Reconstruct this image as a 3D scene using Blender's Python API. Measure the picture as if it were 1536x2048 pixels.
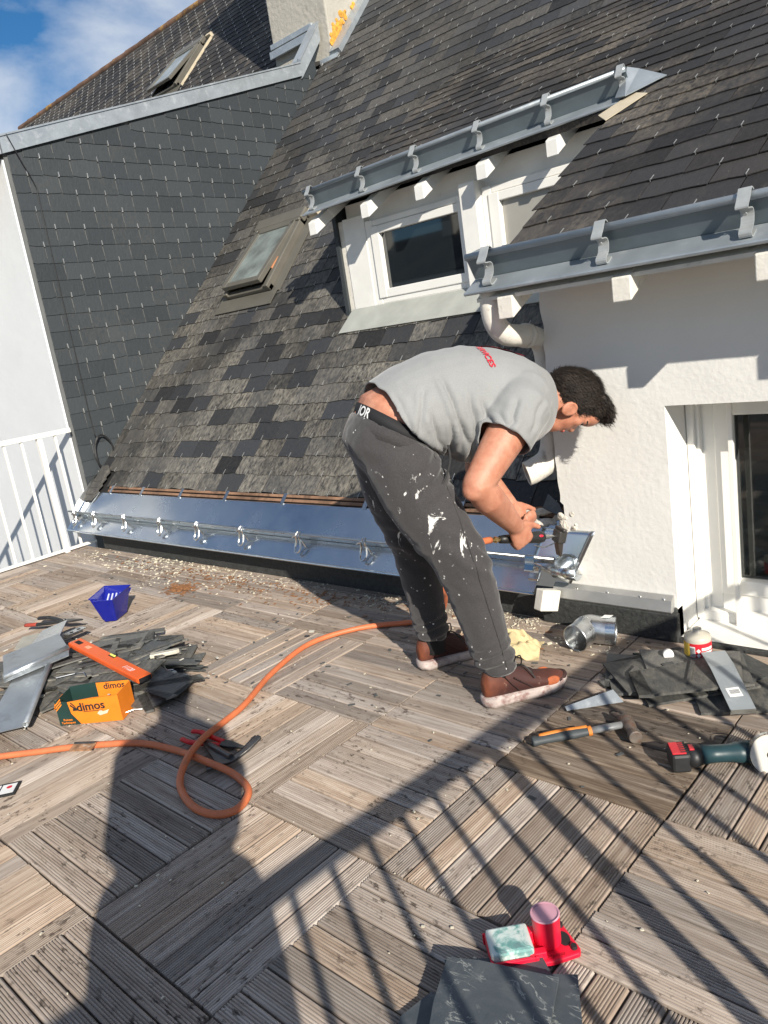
import bpy, bmesh, math, random
from mathutils import Vector, Matrix, noise
from mathutils.bvhtree import BVHTree
random.seed(7)
V = Vector
PI = math.pi
sc = bpy.context.scene
col = sc.collection
for o in list(bpy.data.objects): bpy.data.objects.remove(o)

# ------------------------------------------------------------------ camera
CAM = V((1.73999, -0.57812, 1.25323)); FPX = 1545.0
def rodr(w):
    th = w.length; return Matrix.Rotation(th, 3, w / th)
RWC = rodr(V((1.76146891, 0.559815609, -0.652700935)))      # world -> camera (x right, y down, z forward)
cam_d = bpy.data.cameras.new('camera'); cam = bpy.data.objects.new('camera', cam_d); col.objects.link(cam)
m3 = Matrix((RWC[0], -RWC[1], -RWC[2])).transposed()
cam.matrix_world = Matrix.Translation(CAM) @ m3.to_4x4()
cam_d.sensor_fit = 'VERTICAL'; cam_d.sensor_height = 36.0; cam_d.lens = 36.0 * FPX / 2048.0
cam_d.clip_start = 0.02; cam_d.clip_end = 2000
sc.camera = cam
# ------------------------------------------------------------------ sun, sky, exposure
SUN_EL = math.radians(26.5); SUN_AZ = math.radians(119.5)      # azimuth clockwise from +Y
TO_SUN = V((math.sin(SUN_AZ) * math.cos(SUN_EL), math.cos(SUN_AZ) * math.cos(SUN_EL), math.sin(SUN_EL)))
sd = bpy.data.lights.new('sun', 'SUN'); sd.energy = 5.0; sd.angle = math.radians(0.5); sd.color = (1.0, 0.93, 0.82)
so = bpy.data.objects.new('sun', sd); col.objects.link(so); so.location = (8, -6, 9)
so.rotation_euler = (-TO_SUN).to_track_quat('-Z', 'Y').to_euler()
w = bpy.data.worlds.new('World'); sc.world = w; w.use_nodes = True
nt = w.node_tree; nt.nodes.clear()
def wn(t, **k):
    n = nt.nodes.new(t)
    for a, b in k.items(): setattr(n, a, b)
    return n
sky = wn('ShaderNodeTexSky', sky_type='NISHITA', sun_disc=False, sun_elevation=SUN_EL, sun_rotation=SUN_AZ, air_density=1.0, dust_density=0.1, ozone_density=4.0)
tc = wn('ShaderNodeTexCoord'); mp = wn('ShaderNodeMapping'); mp.inputs['Scale'].default_value = (1.0, 1.0, 1.9); mp.inputs['Location'].default_value = (1.15, 0.4, 0.62)
nz = wn('ShaderNodeTexNoise'); nz.inputs['Scale'].default_value = 2.3; nz.inputs['Detail'].default_value = 9; nz.inputs['Roughness'].default_value = 0.56; nz.inputs['Distortion'].default_value = 0.25
rp = wn('ShaderNodeValToRGB'); rp.color_ramp.elements[0].position = 0.45; rp.color_ramp.elements[1].position = 0.66
mx = wn('ShaderNodeMix', data_type='RGBA'); mx.inputs['B'].default_value = (8.2, 8.7, 9.4, 1)
bg = wn('ShaderNodeBackground'); bg.inputs['Strength'].default_value = 0.070; out = wn('ShaderNodeOutputWorld')
L = nt.links.new
L(tc.outputs['Generated'], mp.inputs['Vector']); L(mp.outputs[0], nz.inputs['Vector']); L(nz.outputs['Fac'], rp.inputs[0])
L(rp.outputs[0], mx.inputs['Factor']); hs = wn('ShaderNodeHueSaturation'); hs.inputs['Saturation'].default_value = 1.25; L(sky.outputs[0], hs.inputs['Color']); L(hs.outputs[0], mx.inputs['A']); L(mx.outputs['Result'], bg.inputs[0]); L(bg.outputs[0], out.inputs[0])
sc.view_settings.view_transform = 'Standard'; sc.view_settings.look = 'None'; sc.view_settings.exposure = 0.42; sc.view_settings.gamma = 1.0
sc.view_settings.use_curve_mapping = False
sc.cycles.max_bounces = 6; sc.cycles.transparent_max_bounces = 8

# ------------------------------------------------------------------ geometry helpers
def ray(px, py):
    d = V(((px - 768) / FPX, (py - 1024) / FPX, 1.0)); return RWC.transposed() @ d
def at(px, py, z=0.0):                       # where the sight line of a point of the photograph meets the level z
    d = ray(px, py); t = (z - CAM.z) / d.z; return CAM + d * t
def aty(px, py, y):
    d = ray(px, py); t = (y - CAM.y) / d.y; return CAM + d * t
def seen(p, m=60):
    q = RWC @ (V(p) - CAM)
    if q.z < 0.05: return False
    x = FPX * q.x / q.z + 768; y = FPX * q.y / q.z + 1024
    return -m < x < 1536 + m and -m < y < 2048 + m
ROOF_A = math.atan(1.041); FRONT_A = math.atan(0.572)
def zr(y): return 1.041 * y - 1.825          # main roof slope
def zf(y): return 0.572 * y + 0.3586         # shallower front roof slope
W = {}
def put(name, me, mat, parent=None, M=None, smooth=False, bevel=0, kind=None):
    o = bpy.data.objects.new(name, me); col.objects.link(o)
    M = M or Matrix()
    if mat is not None and len(me.materials) == 0: me.materials.append(mat)
    if parent is not None:
        o.parent = parent; o.matrix_parent_inverse = W[parent.name].inverted()
    o.matrix_basis = M.copy(); W[o.name] = M.copy()
    if smooth: me.polygons.foreach_set('use_smooth', [True] * len(me.polygons))
    if bevel:
        b = o.modifiers.new('bevel', 'BEVEL'); b.width = bevel; b.segments = 2; b.limit_method = 'ANGLE'; b.harden_normals = False
    if kind: o['kind'] = kind
    return o
def tag(o, label, cat, group=None):
    o['label'] = label; o['category'] = cat
    if group: o['group'] = group
    return o
def thing(name, label, cat, loc=(0, 0, 0), rotz=0.0, group=None, M=None):
    o = bpy.data.objects.new(name, None); col.objects.link(o); o.empty_display_size = 0.05
    M = M or (Matrix.Translation(V(loc)) @ Matrix.Rotation(rotz, 4, 'Z'))
    o.matrix_basis = M; W[o.name] = M.copy(); tag(o, label, cat, group); return o
def copy_tree(o, M, parent=None, label=None, group=None):
    c = o.copy(); col.objects.link(c); W[c.name] = M.copy()
    if parent is not None: c.parent = parent; c.matrix_parent_inverse = W[parent.name].inverted()
    else: c.parent = None
    c.matrix_basis = M
    if label: c['label'] = label
    if group: c['group'] = group
    D = M @ W[o.name].inverted()
    for ch in list(o.children): copy_tree(ch, D @ W[ch.name], c)
    return c
class MB:
    def __init__(s): s.v = []; s.f = []; s.mi = []; s.cur = 0
    def add(s, vs, fs, M=None):
        n = len(s.v); s.v += [(M @ V(p)) if M else V(p) for p in vs]; s.f += [[i + n for i in f] for f in fs]; s.mi += [s.cur] * len(fs); return s
    def box(s, c, d, M=None):
        x, y, z = c; a, b, e = d[0] / 2, d[1] / 2, d[2] / 2
        vs = [(x + i * a, y + j * b, z + k * e) for k in (-1, 1) for j in (-1, 1) for i in (-1, 1)]
        return s.add(vs, [(0, 2, 3, 1), (4, 5, 7, 6), (0, 1, 5, 4), (2, 6, 7, 3), (0, 4, 6, 2), (1, 3, 7, 5)], M)
    def bar(s, a, b, wd, ht, up=(0, 0, 1)):      # square bar between two points
        a, b = V(a), V(b); d = (b - a); n = d.length; d.normalize(); sd_ = d.cross(V(up)).normalized(); u = sd_.cross(d)
        M = Matrix((d, sd_, u)).transposed().to_4x4(); M.translation = (a + b) / 2
        return s.box((0, 0, 0), (n, wd, ht), M)
    def prism(s, pts, n, M=None):                # polygon extruded by vector n
        n = V(n); k = len(pts); vs = [V(p) for p in pts] + [V(p) + n for p in pts]
        fs = [list(range(k))[::-1], list(range(k, 2 * k))] + [(i, (i + 1) % k, k + (i + 1) % k, k + i) for i in range(k)]
        return s.add(vs, fs, M)
    def poly(s, pts): return s.add(pts, [list(range(len(pts)))])
    def tube(s, pts, r, n=10, cap=True, flat=1.0, up=None, closed=False):
        pts = [V(p) for p in pts]; m = len(pts); rs = r if isinstance(r, (list, tuple)) else [r] * m
        base = len(s.v); ref = None
        for i, p in enumerate(pts):
            if closed: t = (pts[(i + 1) % m] - pts[i - 1]).normalized()
            else: t = (pts[min(i + 1, m - 1)] - pts[max(i - 1, 0)]).normalized()
            if ref is None:
                ref = V(up) if up else (V((0, 0, 1)) if abs(t.z) < 0.9 else V((1, 0, 0)))
            sd_ = t.cross(ref).normalized(); u = sd_.cross(t).normalized(); ref = u
            for k in range(n):
                a = 2 * PI * k / n; s.v.append(p + (sd_ * math.cos(a) + u * math.sin(a) * flat) * rs[i])
        for i in range(m if closed else m - 1):
            for k in range(n):
                a = base + i * n; b = base + ((i + 1) % m) * n
                s.f.append([a + k, a + (k + 1) % n, b + (k + 1) % n, b + k]); s.mi.append(s.cur)
        if cap and not closed:
            s.f.append([base + k for k in range(n)][::-1]); s.f.append([base + (m - 1) * n + k for k in range(n)]); s.mi += [s.cur] * 2
        return s
    def loft(s, rings, n=20, cap=True):          # rings: (centre, half axis a, half axis b)
        base = len(s.v); m = len(rings)
        for c, a, b in rings:
            c, a, b = V(c), V(a), V(b)
            for k in range(n):
                t = 2 * PI * k / n; s.v.append(c + a * math.cos(t) + b * math.sin(t))
        for i in range(m - 1):
            for k in range(n):
                A = base + i * n; B = A + n
                s.f.append([A + k, A + (k + 1) % n, B + (k + 1) % n, B + k]); s.mi.append(s.cur)
        if cap:
            s.f.append([base + k for k in range(n)][::-1]); s.f.append([base + (m - 1) * n + k for k in range(n)]); s.mi += [s.cur] * 2
        return s
    def ball(s, c, r, n=14, m=9, M=None):        # ellipsoid
        c = V(c); r = V(r) if hasattr(r, '__len__') else V((r, r, r)); vs = [(0, 0, 1)]; fs = []
        for i in range(1, m):
            for k in range(n):
                a = PI * i / m; b = 2 * PI * k / n; vs.append((math.sin(a) * math.cos(b), math.sin(a) * math.sin(b), math.cos(a)))
        vs.append((0, 0, -1))
        for k in range(n): fs.append((0, 1 + k, 1 + (k + 1) % n)); fs.append((len(vs) - 1, 1 + (m - 2) * n + (k + 1) % n, 1 + (m - 2) * n + k))
        for i in range(m - 2):
            for k in range(n):
                A = 1 + i * n; B = A + n; fs.append((A + k, B + k, B + (k + 1) % n, A + (k + 1) % n))
        vs = [c + (M @ V((x * r.x, y * r.y, z * r.z)) if M else V((x * r.x, y * r.y, z * r.z))) for x, y, z in vs]
        return s.add(vs, fs)
    def lathe(s, prof, n=24, M=None, cap=False): # profile of (radius, z)
        vs = []; fs = []
        for r, z in prof:
            for k in range(n): vs.append((r * math.cos(2 * PI * k / n), r * math.sin(2 * PI * k / n), z))
        for i in range(len(prof) - 1):
            for k in range(n): fs.append((i * n + k, i * n + (k + 1) % n, (i + 1) * n + (k + 1) % n, (i + 1) * n + k))
        if cap: fs.append(list(range(n))[::-1]); fs.append([(len(prof) - 1) * n + k for k in range(n)])
        return s.add(vs, fs, M)
    def mesh(s, name='m', mats=None):
        me = bpy.data.meshes.new(name); me.from_pydata([tuple(p) for p in s.v], [], s.f); me.update()
        if mats:
            for m_ in mats: me.materials.append(m_)
            me.polygons.foreach_set('material_index', s.mi)
        return me
def remesh(mb, voxel, smooth=4, fac=0.5, deci=None):
    me = mb.mesh(); o = bpy.data.objects.new('tmp', me); col.objects.link(o)
    r = o.modifiers.new('r', 'REMESH'); r.mode = 'VOXEL'; r.voxel_size = voxel; r.adaptivity = 0
    if smooth:
        q = o.modifiers.new('s', 'SMOOTH'); q.factor = fac; q.iterations = smooth
    dg = bpy.context.evaluated_depsgraph_get(); dg.update()
    n = bpy.data.meshes.new_from_object(o.evaluated_get(dg)); bpy.data.objects.remove(o); bpy.data.meshes.remove(me)
    n.polygons.foreach_set('use_smooth', [True] * len(n.polygons)); return n
def text_mesh(txt, size, extrude=0.0, align='CENTER', bold=False, shear=0.0, res=3):
    cu = bpy.data.curves.new('t', 'FONT'); cu.body = txt; cu.size = size; cu.extrude = extrude; cu.align_x = align; cu.align_y = 'CENTER'; cu.resolution_u = res; cu.shear = shear
    if bold: cu.offset = size * 0.022
    o = bpy.data.objects.new('tmp', cu); col.objects.link(o); dg = bpy.context.evaluated_depsgraph_get(); dg.update()
    n = bpy.data.meshes.new_from_object(o.evaluated_get(dg)); bpy.data.objects.remove(o); bpy.data.curves.remove(cu); return n
def frame(o, x, y, z=None):                      # matrix from origin and two axes
    x = V(x).normalized(); z_ = x.cross(V(y)).normalized(); y_ = z_.cross(x)
    M = Matrix((x, y_, z_)).transposed().to_4x4(); M.translation = V(o); return M
def TR(loc, rz=0, rx=0, ry=0): return Matrix.Translation(V(loc)) @ Matrix.Rotation(rz, 4, 'Z') @ Matrix.Rotation(ry, 4, 'Y') @ Matrix.Rotation(rx, 4, 'X')
def smoothpath(pts, k=6):
    pts = [V(p) for p in pts]; P = [pts[0]] + pts + [pts[-1]]; r = []
    for i in range(1, len(P) - 2):
        a, b, c, d = P[i - 1], P[i], P[i + 1], P[i + 2]
        for j in range(k):
            t = j / k; r.append(0.5 * ((2 * b) + (c - a) * t + (2 * a - 5 * b + 4 * c - d) * t * t + (3 * b - a - 3 * c + d) * t ** 3))
    r.append(pts[-1]); return r

# ------------------------------------------------------------------ materials
class NT:
    def __init__(s, name):
        s.m = bpy.data.materials.new(name); s.m.use_nodes = True; s.t = s.m.node_tree; s.t.nodes.clear()
        s.out = s.t.nodes.new('ShaderNodeOutputMaterial'); s.b = s.n('ShaderNodeBsdfPrincipled'); s.t.links.new(s.b.outputs[0], s.out.inputs[0])
    def n(s, t, ins=None, **k):
        x = s.t.nodes.new(t)
        for a, b in k.items(): setattr(x, a, b)
        for a, b in (ins or {}).items(): s.set(x.inputs[a], b)
        return x
    def set(s, inp, v):
        if isinstance(v, bpy.types.NodeSocket): s.t.links.new(v, inp)
        elif isinstance(v, bpy.types.Node): s.t.links.new(v.outputs[0], inp)
        else:
            if hasattr(v, '__len__') and len(v) == 3 and inp.type == 'RGBA': v = (*v, 1)
            inp.default_value = v
    def math(s, op, a, b=0.0, clamp=False):
        x = s.n('ShaderNodeMath', operation=op, use_clamp=clamp); s.set(x.inputs[0], a); s.set(x.inputs[1], b); return x.outputs[0]
    def noise(s, vec, scale, detail=4, rough=0.55, dist=0.0):
        return s.n('ShaderNodeTexNoise', {'Vector': vec, 'Scale': scale, 'Detail': detail, 'Roughness': rough, 'Distortion': dist}).outputs['Fac']
    def ramp(s, fac, stops, interp='LINEAR'):
        r = s.n('ShaderNodeValToRGB', {0: fac}); e = r.color_ramp.elements; r.color_ramp.interpolation = interp
        while len(e) < len(stops): e.new(0.5)
        for i, (p, c) in enumerate(stops): e[i].position = p; e[i].color = (*c, 1) if len(c) == 3 else c
        return r.outputs[0]
    def step(s, fac, a, b):
        return s.n('ShaderNodeMapRange', {'Value': fac, 'From Min': a, 'From Max': b}).outputs[0]
    def mix(s, f, a, b, mode='MIX'):
        x = s.n('ShaderNodeMix', data_type='RGBA', blend_type=mode); s.set(x.inputs['Factor'], f); s.set(x.inputs['A'], a); s.set(x.inputs['B'], b); return x.outputs['Result']
    def map(s, vec, scale=(1, 1, 1), rot=(0, 0, 0)):
        return s.n('ShaderNodeMapping', {'Vector': vec, 'Scale': scale, 'Rotation': rot}).outputs[0]
    def pos(s): return s.n('ShaderNodeNewGeometry').outputs['Position']
    def objc(s): return s.n('ShaderNodeTexCoord').outputs['Object']
    def rnd(s):
        r = s.n('ShaderNodeObjectInfo').outputs['Random']; a = s.n('ShaderNodeAttribute', attribute_name='rnd').outputs['Fac']
        return s.math('FRACT', s.math('ADD', r, a))
    def shift(s, vec, r, k=31.0):
        c = s.n('ShaderNodeCombineXYZ', {0: s.math('MULTIPLY', r, k), 1: s.math('MULTIPLY', r, k * 1.7), 2: s.math('MULTIPLY', r, k * 0.6)})
        return s.n('ShaderNodeVectorMath', {0: vec, 1: c.outputs[0]}, operation='ADD').outputs[0]
    def hsv(s, c, v=1.0, h=0.5, sat=1.0):
        return s.n('ShaderNodeHueSaturation', {'Color': c, 'Value': v, 'Hue': h, 'Saturation': sat}).outputs[0]
    def bump(s, h, strength=0.3, dist=0.01, normal=None):
        i = {'Height': h, 'Strength': strength, 'Distance': dist}
        if normal is not None: i['Normal'] = normal
        return s.n('ShaderNodeBump', i).outputs[0]
    def set_b(s, **k):
        for a, b in k.items(): s.set(s.b.inputs[a.replace('_', ' ')], b)
        return s.m
def simple(name, c, rough=0.5, metal=0.0, var=0.12, scale=12.0, bump=0.0, bscale=80.0, rnd=0.0, spec=0.5, dirt=None, dist=0.003):
    t = NT(name); p = t.pos(); n = t.noise(p, scale, 5)
    lo = tuple(x * (1 - var) for x in c); hi = tuple(min(1, x * (1 + var)) for x in c)
    cc = t.ramp(n, [(0.3, lo), (0.7, hi)])
    if dirt:
        d = t.noise(p, dirt[1], 6, 0.65); cc = t.mix(t.math('MULTIPLY', t.step(d, dirt[2], dirt[2] + 0.14), dirt[3] if len(dirt) > 3 else 0.8), cc, dirt[0])
    if rnd: cc = t.hsv(cc, t.math('ADD', 1 - rnd / 2, t.math('MULTIPLY', t.rnd(), rnd)))
    k = dict(Base_Color=cc, Roughness=t.math('ADD', rough - 0.06, t.math('MULTIPLY', n, 0.12)), Metallic=metal)
    if bump: k['Normal'] = t.bump(t.noise(p, bscale, 4), bump, dist)
    t.b.inputs['Specular IOR Level'].default_value = spec
    return t.set_b(**k)
MT = {}
def deck_mat(name, cols, dark=0.0, groove=True):
    t = NT(name); r = t.rnd(); o = t.shift(t.objc(), r); p = t.pos()
    st = t.noise(t.map(o, (2.2, 42, 10)), 1.6, 6, 0.62); st2 = t.noise(t.map(o, (9, 260, 60)), 1.0, 3, 0.6)
    c = t.ramp(t.math('ADD', t.math('MULTIPLY', st, 0.72), t.math('MULTIPLY', st2, 0.28)), [(0.30, cols[0]), (0.48, cols[1]), (0.66, cols[2])])
    c = t.hsv(c, t.math('ADD', 0.72, t.math('MULTIPLY', r, 0.52)), 0.5, t.math('ADD', 0.75, t.math('MULTIPLY', t.math('FRACT', t.math('MULTIPLY', r, 7.3)), 0.5)))
    big = t.noise(p, 1.7, 4, 0.6); c = t.mix(t.math('MULTIPLY', t.step(big, 0.52, 0.68), 0.35), c, cols[3])
    blot = t.noise(t.map(o, (26, 60, 30)), 1.0, 5, 0.7); area = t.noise(p, 3.4, 3)
    bm = t.math('MULTIPLY', t.step(blot, 0.55, 0.63), t.step(area, 0.42, 0.58)); c = t.mix(t.math('MULTIPLY', bm, 0.85), c, cols[4])
    if dark: c = t.hsv(c, 1 - dark)
    dust = t.noise(p, 130, 2); c = t.mix(t.math('MULTIPLY', t.step(dust, 0.77, 0.80), 0.25), c, (0.5, 0.46, 0.4))
    h = t.math('ADD', st2, t.math('MULTIPLY', st, 0.5))
    t.b.inputs['Specular IOR Level'].default_value = 0.25
    return t.set_b(Base_Color=c, Roughness=0.82, Normal=t.bump(h, 0.35, 0.002))
MT['deck'] = deck_mat('weathered_wood', [(0.20, 0.152, 0.12), (0.34, 0.274, 0.222), (0.46, 0.395, 0.335), (0.36, 0.28, 0.21), (0.055, 0.040, 0.031)])
MT['deck_smooth'] = deck_mat('dark_smooth_wood', [(0.075, 0.056, 0.043), (0.155, 0.12, 0.092), (0.32, 0.265, 0.21), (0.10, 0.074, 0.056), (0.036, 0.027, 0.021)])
def slate_mat(name, base, lich, lichen=0.5, clean=0.2, worn=(0.4, 0.62), rough=0.55, hgt=True, vr=(0.62, 0.8)):
    t = NT(name); r = t.rnd(); o = t.shift(t.objc(), r); p = t.pos(); r2 = t.math('FRACT', t.math('MULTIPLY', r, 17.3)); r3 = t.math('FRACT', t.math('MULTIPLY', r, 5.7))
    st = t.noise(t.map(o, (46, 20, 30)), 1.0, 6, 0.70); bl = t.noise(t.map(o, (70, 34, 60)), 1.0, 4, 0.65)
    patch = t.noise(t.map(p, (1.0, 0.55, 0.55)), 1.5, 5, 0.62)
    a = t.math('MULTIPLY', t.step(t.math('ADD', t.math('MULTIPLY', st, 0.6), t.math('MULTIPLY', bl, 0.4)), 0.40, 0.60), t.step(patch, worn[0], worn[1]))
    if hgt:
        z = t.n('ShaderNodeSeparateXYZ', {0: p}).outputs[2]
        a = t.math('MULTIPLY', a, t.math('ADD', 0.30, t.math('MULTIPLY', t.step(z, 2.6, 0.9), 0.7)))
    a = t.math('MULTIPLY', a, t.step(r2, clean - 0.03, clean + 0.03)); a = t.math('MULTIPLY', a, t.math('ADD', 0.55, t.math('MULTIPLY', r3, 0.6)))
    b = t.hsv(t.mix(r2, base[0], base[1]), t.math('ADD', vr[0], t.math('MULTIPLY', r, vr[1])))
    b = t.mix(t.math('MULTIPLY', t.step(bl, 0.35, 0.75), 0.35), b, base[2])
    c = t.mix(t.math('MULTIPLY', a, lichen, clamp=True), b, t.mix(t.noise(p, 9, 3), lich[0], lich[1]))
    wsp = t.noise(p, 55, 3, 0.7); c = t.mix(t.math('MULTIPLY', t.step(wsp, 0.68, 0.74), 0.35 * lichen), c, (0.42, 0.41, 0.37))
    h = t.math('ADD', t.noise(t.map(o, (60, 14, 60)), 1.0, 5, 0.7), t.math('MULTIPLY', bl, 0.5))
    t.b.inputs['Specular IOR Level'].default_value = 0.3
    return t.set_b(Base_Color=c, Roughness=t.math('ADD', rough, t.math('MULTIPLY', st, 0.2)), Normal=t.bump(h, 0.7, 0.004))
MT['slate'] = slate_mat('weathered_slate', [(0.026, 0.029, 0.034), (0.046, 0.044, 0.042), (0.085, 0.078, 0.07)], [(0.25, 0.225, 0.18), (0.31, 0.29, 0.25)], 0.95, 0.25, (0.32, 0.54), vr=(.45, 1.1))
MT['slate_up'] = slate_mat('brown_grey_slate', [(0.022, 0.023, 0.026), (0.036, 0.033, 0.032), (0.058, 0.052, 0.047)], [(0.17, 0.14, 0.105), (0.22, 0.195, 0.155)], 0.75, 0.2, (0.44, 0.62), 0.6, False, (.45, 1.1))
MT['slate_wall'] = slate_mat('clean_grey_slate', [(0.034, 0.041, 0.047), (0.042, 0.049, 0.054), (0.053, 0.059, 0.062)], [(0.085, 0.085, 0.082), (0.10, 0.10, 0.096)], 0.35, 0.2, (0.45, 0.65), 0.5, False, (0.86, 0.28))
MT['slate_loose'] = slate_mat('loose_slate', [(0.062, 0.068, 0.070), (0.10, 0.10, 0.095), (0.15, 0.145, 0.13)], [(0.24, 0.22, 0.18), (0.30, 0.28, 0.24)], 0.7, 0.25, (0.35, 0.55), 0.5, False)
def metal_mat(name, c, rough, metal=1.0, blot=0.15, bump=0.02, scale=6.0, bs=3.0, dirt=None):
    t = NT(name); p = t.pos(); n = t.noise(p, scale, 6, 0.6); n2 = t.noise(p, scale * 9, 3)
    cc = t.ramp(n, [(0.3, tuple(x * (1 - blot) for x in c)), (0.7, tuple(min(1, x * (1 + blot)) for x in c))])
    if dirt: cc = t.mix(t.math('MULTIPLY', t.step(t.noise(p, dirt[1], 5, 0.65), dirt[2], dirt[2] + 0.15), 0.7), cc, dirt[0])
    rr = t.math('ADD', rough, t.math('MULTIPLY', t.math('SUBTRACT', n, 0.5), rough * 0.8))
    return t.set_b(Base_Color=cc, Roughness=rr, Metallic=metal, Normal=t.bump(t.math('ADD', t.noise(p, bs, 3), t.math('MULTIPLY', n2, 0.03)), bump, 0.05))
MT['zinc_new'] = metal_mat('new_zinc', (0.66, 0.70, 0.73), 0.25, 1.0, 0.06, 0.045, 5, 3.0)
MT['zinc_old'] = metal_mat('aged_zinc', (0.36, 0.40, 0.43), 0.48, 0.55, 0.12, 0.05, 7, 6.0, ((0.5, 0.52, 0.52), 14, 0.58))
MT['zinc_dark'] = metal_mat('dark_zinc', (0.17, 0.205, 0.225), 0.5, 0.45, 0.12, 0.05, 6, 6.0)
MT['zinc_pale'] = metal_mat('pale_zinc', (0.40, 0.44, 0.47), 0.42, 0.5, 0.10, 0.05, 8, 6.0, ((0.6, 0.63, 0.65), 18, 0.55))
MT['zinc_sheet'] = metal_mat('dull_zinc_sheet', (0.45, 0.48, 0.50), 0.40, 0.75, 0.14, 0.10, 9, 8.0, ((0.26, 0.27, 0.28), 10, 0.58))
MT['galva'] = metal_mat('galvanised_steel', (0.58, 0.60, 0.61), 0.30, 1.0, 0.14, 0.05, 22, 12)
MT['hook'] = metal_mat('hook_steel', (0.58, 0.585, 0.57), 0.42, 0.75, 0.1, 0.02, 20, 10)
MT['bright'] = metal_mat('bright_steel', (0.7, 0.7, 0.68), 0.22, 1.0, 0.1, 0.02, 20, 10)
MT['steel_dark'] = metal_mat('dark_steel', (0.12, 0.115, 0.11), 0.42, 0.8, 0.3, 0.03, 25, 10, ((0.20, 0.10, 0.05), 30, 0.62))
MT['alu'] = metal_mat('aluminium_profile', (0.50, 0.50, 0.485), 0.45, 0.7, 0.1, 0.02, 9, 8)
def render_mat(name, c, bs=55.0, strength=0.55, dirt=None, dist=0.012):
    t = NT(name); p = t.pos(); n = t.noise(p, 2.2, 6, 0.6); f = t.noise(p, bs, 4, 0.55); v = t.n('ShaderNodeTexVoronoi', {'Vector': p, 'Scale': bs * 0.8}, feature='SMOOTH_F1').outputs['Distance']
    cc = t.ramp(n, [(0.3, tuple(x * 0.93 for x in c)), (0.7, c)])
    if dirt: cc = t.mix(t.math('MULTIPLY', t.step(t.noise(p, dirt[1], 6, 0.65), dirt[2], dirt[2] + 0.2), dirt[3]), cc, dirt[0])
    t.b.inputs['Specular IOR Level'].default_value = 0.25
    return t.set_b(Base_Color=cc, Roughness=0.85, Normal=t.bump(t.math('ADD', f, t.math('MULTIPLY', v, 0.5)), strength, dist))
MT['render'] = render_mat('white_render', (0.78, 0.77, 0.735), 62, 0.12, ((0.62, 0.57, 0.48), 3.0, 0.60, 0.4))
MT['render_smooth'] = render_mat('smooth_white_render', (0.72, 0.735, 0.745), 18, 0.12, ((0.66, 0.68, 0.70), 2.5, 0.52, 0.45))
MT['render_crumble'] = render_mat('crumbling_render', (0.70, 0.66, 0.58), 40, 1.0, ((0.45, 0.37, 0.26), 12, 0.52, 0.7), 0.02)
MT['cement'] = render_mat('grey_cement', (0.42, 0.40, 0.35), 30, 0.5, ((0.20, 0.19, 0.17), 5, 0.55, 0.6))
MT['paint'] = simple('white_paint', (0.78, 0.77, 0.73), 0.45, 0, 0.06, 9, 0.12, 60, dirt=((0.50, 0.46, 0.40), 14, 0.66, 0.6))
MT['paint_old'] = simple('flaking_white_paint', (0.70, 0.67, 0.60), 0.7, 0, 0.1, 15, 0.5, 70, dirt=((0.28, 0.24, 0.19), 22, 0.60, 0.8))
MT['pvc'] = simple('white_window_frame', (0.80, 0.79, 0.75), 0.3, 0, 0.03, 5)
MT['rail'] = simple('white_railing_paint', (0.82, 0.80, 0.75), 0.4, 0, 0.04, 10)
MT['bitumen'] = simple('black_bitumen', (0.035, 0.037, 0.036), 0.75, 0, 0.4, 60, 0.9, 120, dirt=((0.17, 0.17, 0.16), 240, 0.60, 0.7))
MT['black'] = simple('black_void', (0.012, 0.012, 0.012), 0.9)
MT['batten'] = simple('bare_brown_wood', (0.24, 0.135, 0.08), 0.8, 0, 0.4, 9, 0.5, 60, dirt=((0.07, 0.045, 0.03), 11, 0.5, 0.8))
MT['skyframe'] = simple('grey_brown_aluminium', (0.175, 0.165, 0.14), 0.45, 0.4, 0.08, 8)
MT['cream'] = simple('cream_flashing', (0.52, 0.45, 0.33), 0.6, 0, 0.1, 12)
MT['apron'] = simple('grey_lead_apron', (0.40, 0.41, 0.375), 0.6, 0.15, 0.12, 8, 0.15, 12, dirt=((0.62, 0.62, 0.58), 60, 0.68, 0.6))
def glass_mat(name, tint, see=0.0):
    t = NT(name); t.set_b(Base_Color=tint, Roughness=0.03); t.b.inputs['Specular IOR Level'].default_value = 0.9
    t.b.inputs['IOR'].default_value = 1.7
    if see:
        g = t.n('ShaderNodeBsdfTransparent', {'Color': (0.75, 0.8, 0.8, 1)}); mxs = t.n('ShaderNodeMixShader', {0: see}); t.t.links.new(t.b.outputs[0], mxs.inputs[1]); t.t.links.new(g.outputs[0], mxs.inputs[2]); t.t.links.new(mxs.outputs[0], t.out.inputs[0])
    return t.m
MT['glass'] = glass_mat('dark_window_glass', (0.012, 0.016, 0.019))
MT['glass_see'] = glass_mat('window_glass', (0.010, 0.013, 0.014), 0.45)
MT['glass_sky'] = simple('roof_window_glass', (0.20, 0.23, 0.22), 0.12, 0, 0.5, 5, spec=0.9)
MT['lichen'] = simple('orange_lichen', (0.55, 0.27, 0.04), 0.9, 0, 0.4, 30, 0.8, 60)
MT['ridge'] = simple('ridge_tile', (0.13, 0.075, 0.05), 0.9, 0, 0.5, 3, 0.6, 20, dirt=((0.42, 0.24, 0.05), 3.2, 0.56, 0.9))
MT['frost'] = simple('curtained_glass', (0.34, 0.33, 0.30), 0.15, 0, 0.1, 3)
MT['slate_edge'] = simple('chipped_slate_edge', (0.20, 0.205, 0.20), 0.8, 0, 0.3, 60)
MT['cable'] = simple('black_cable', (0.015, 0.015, 0.016), 0.45)
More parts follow.
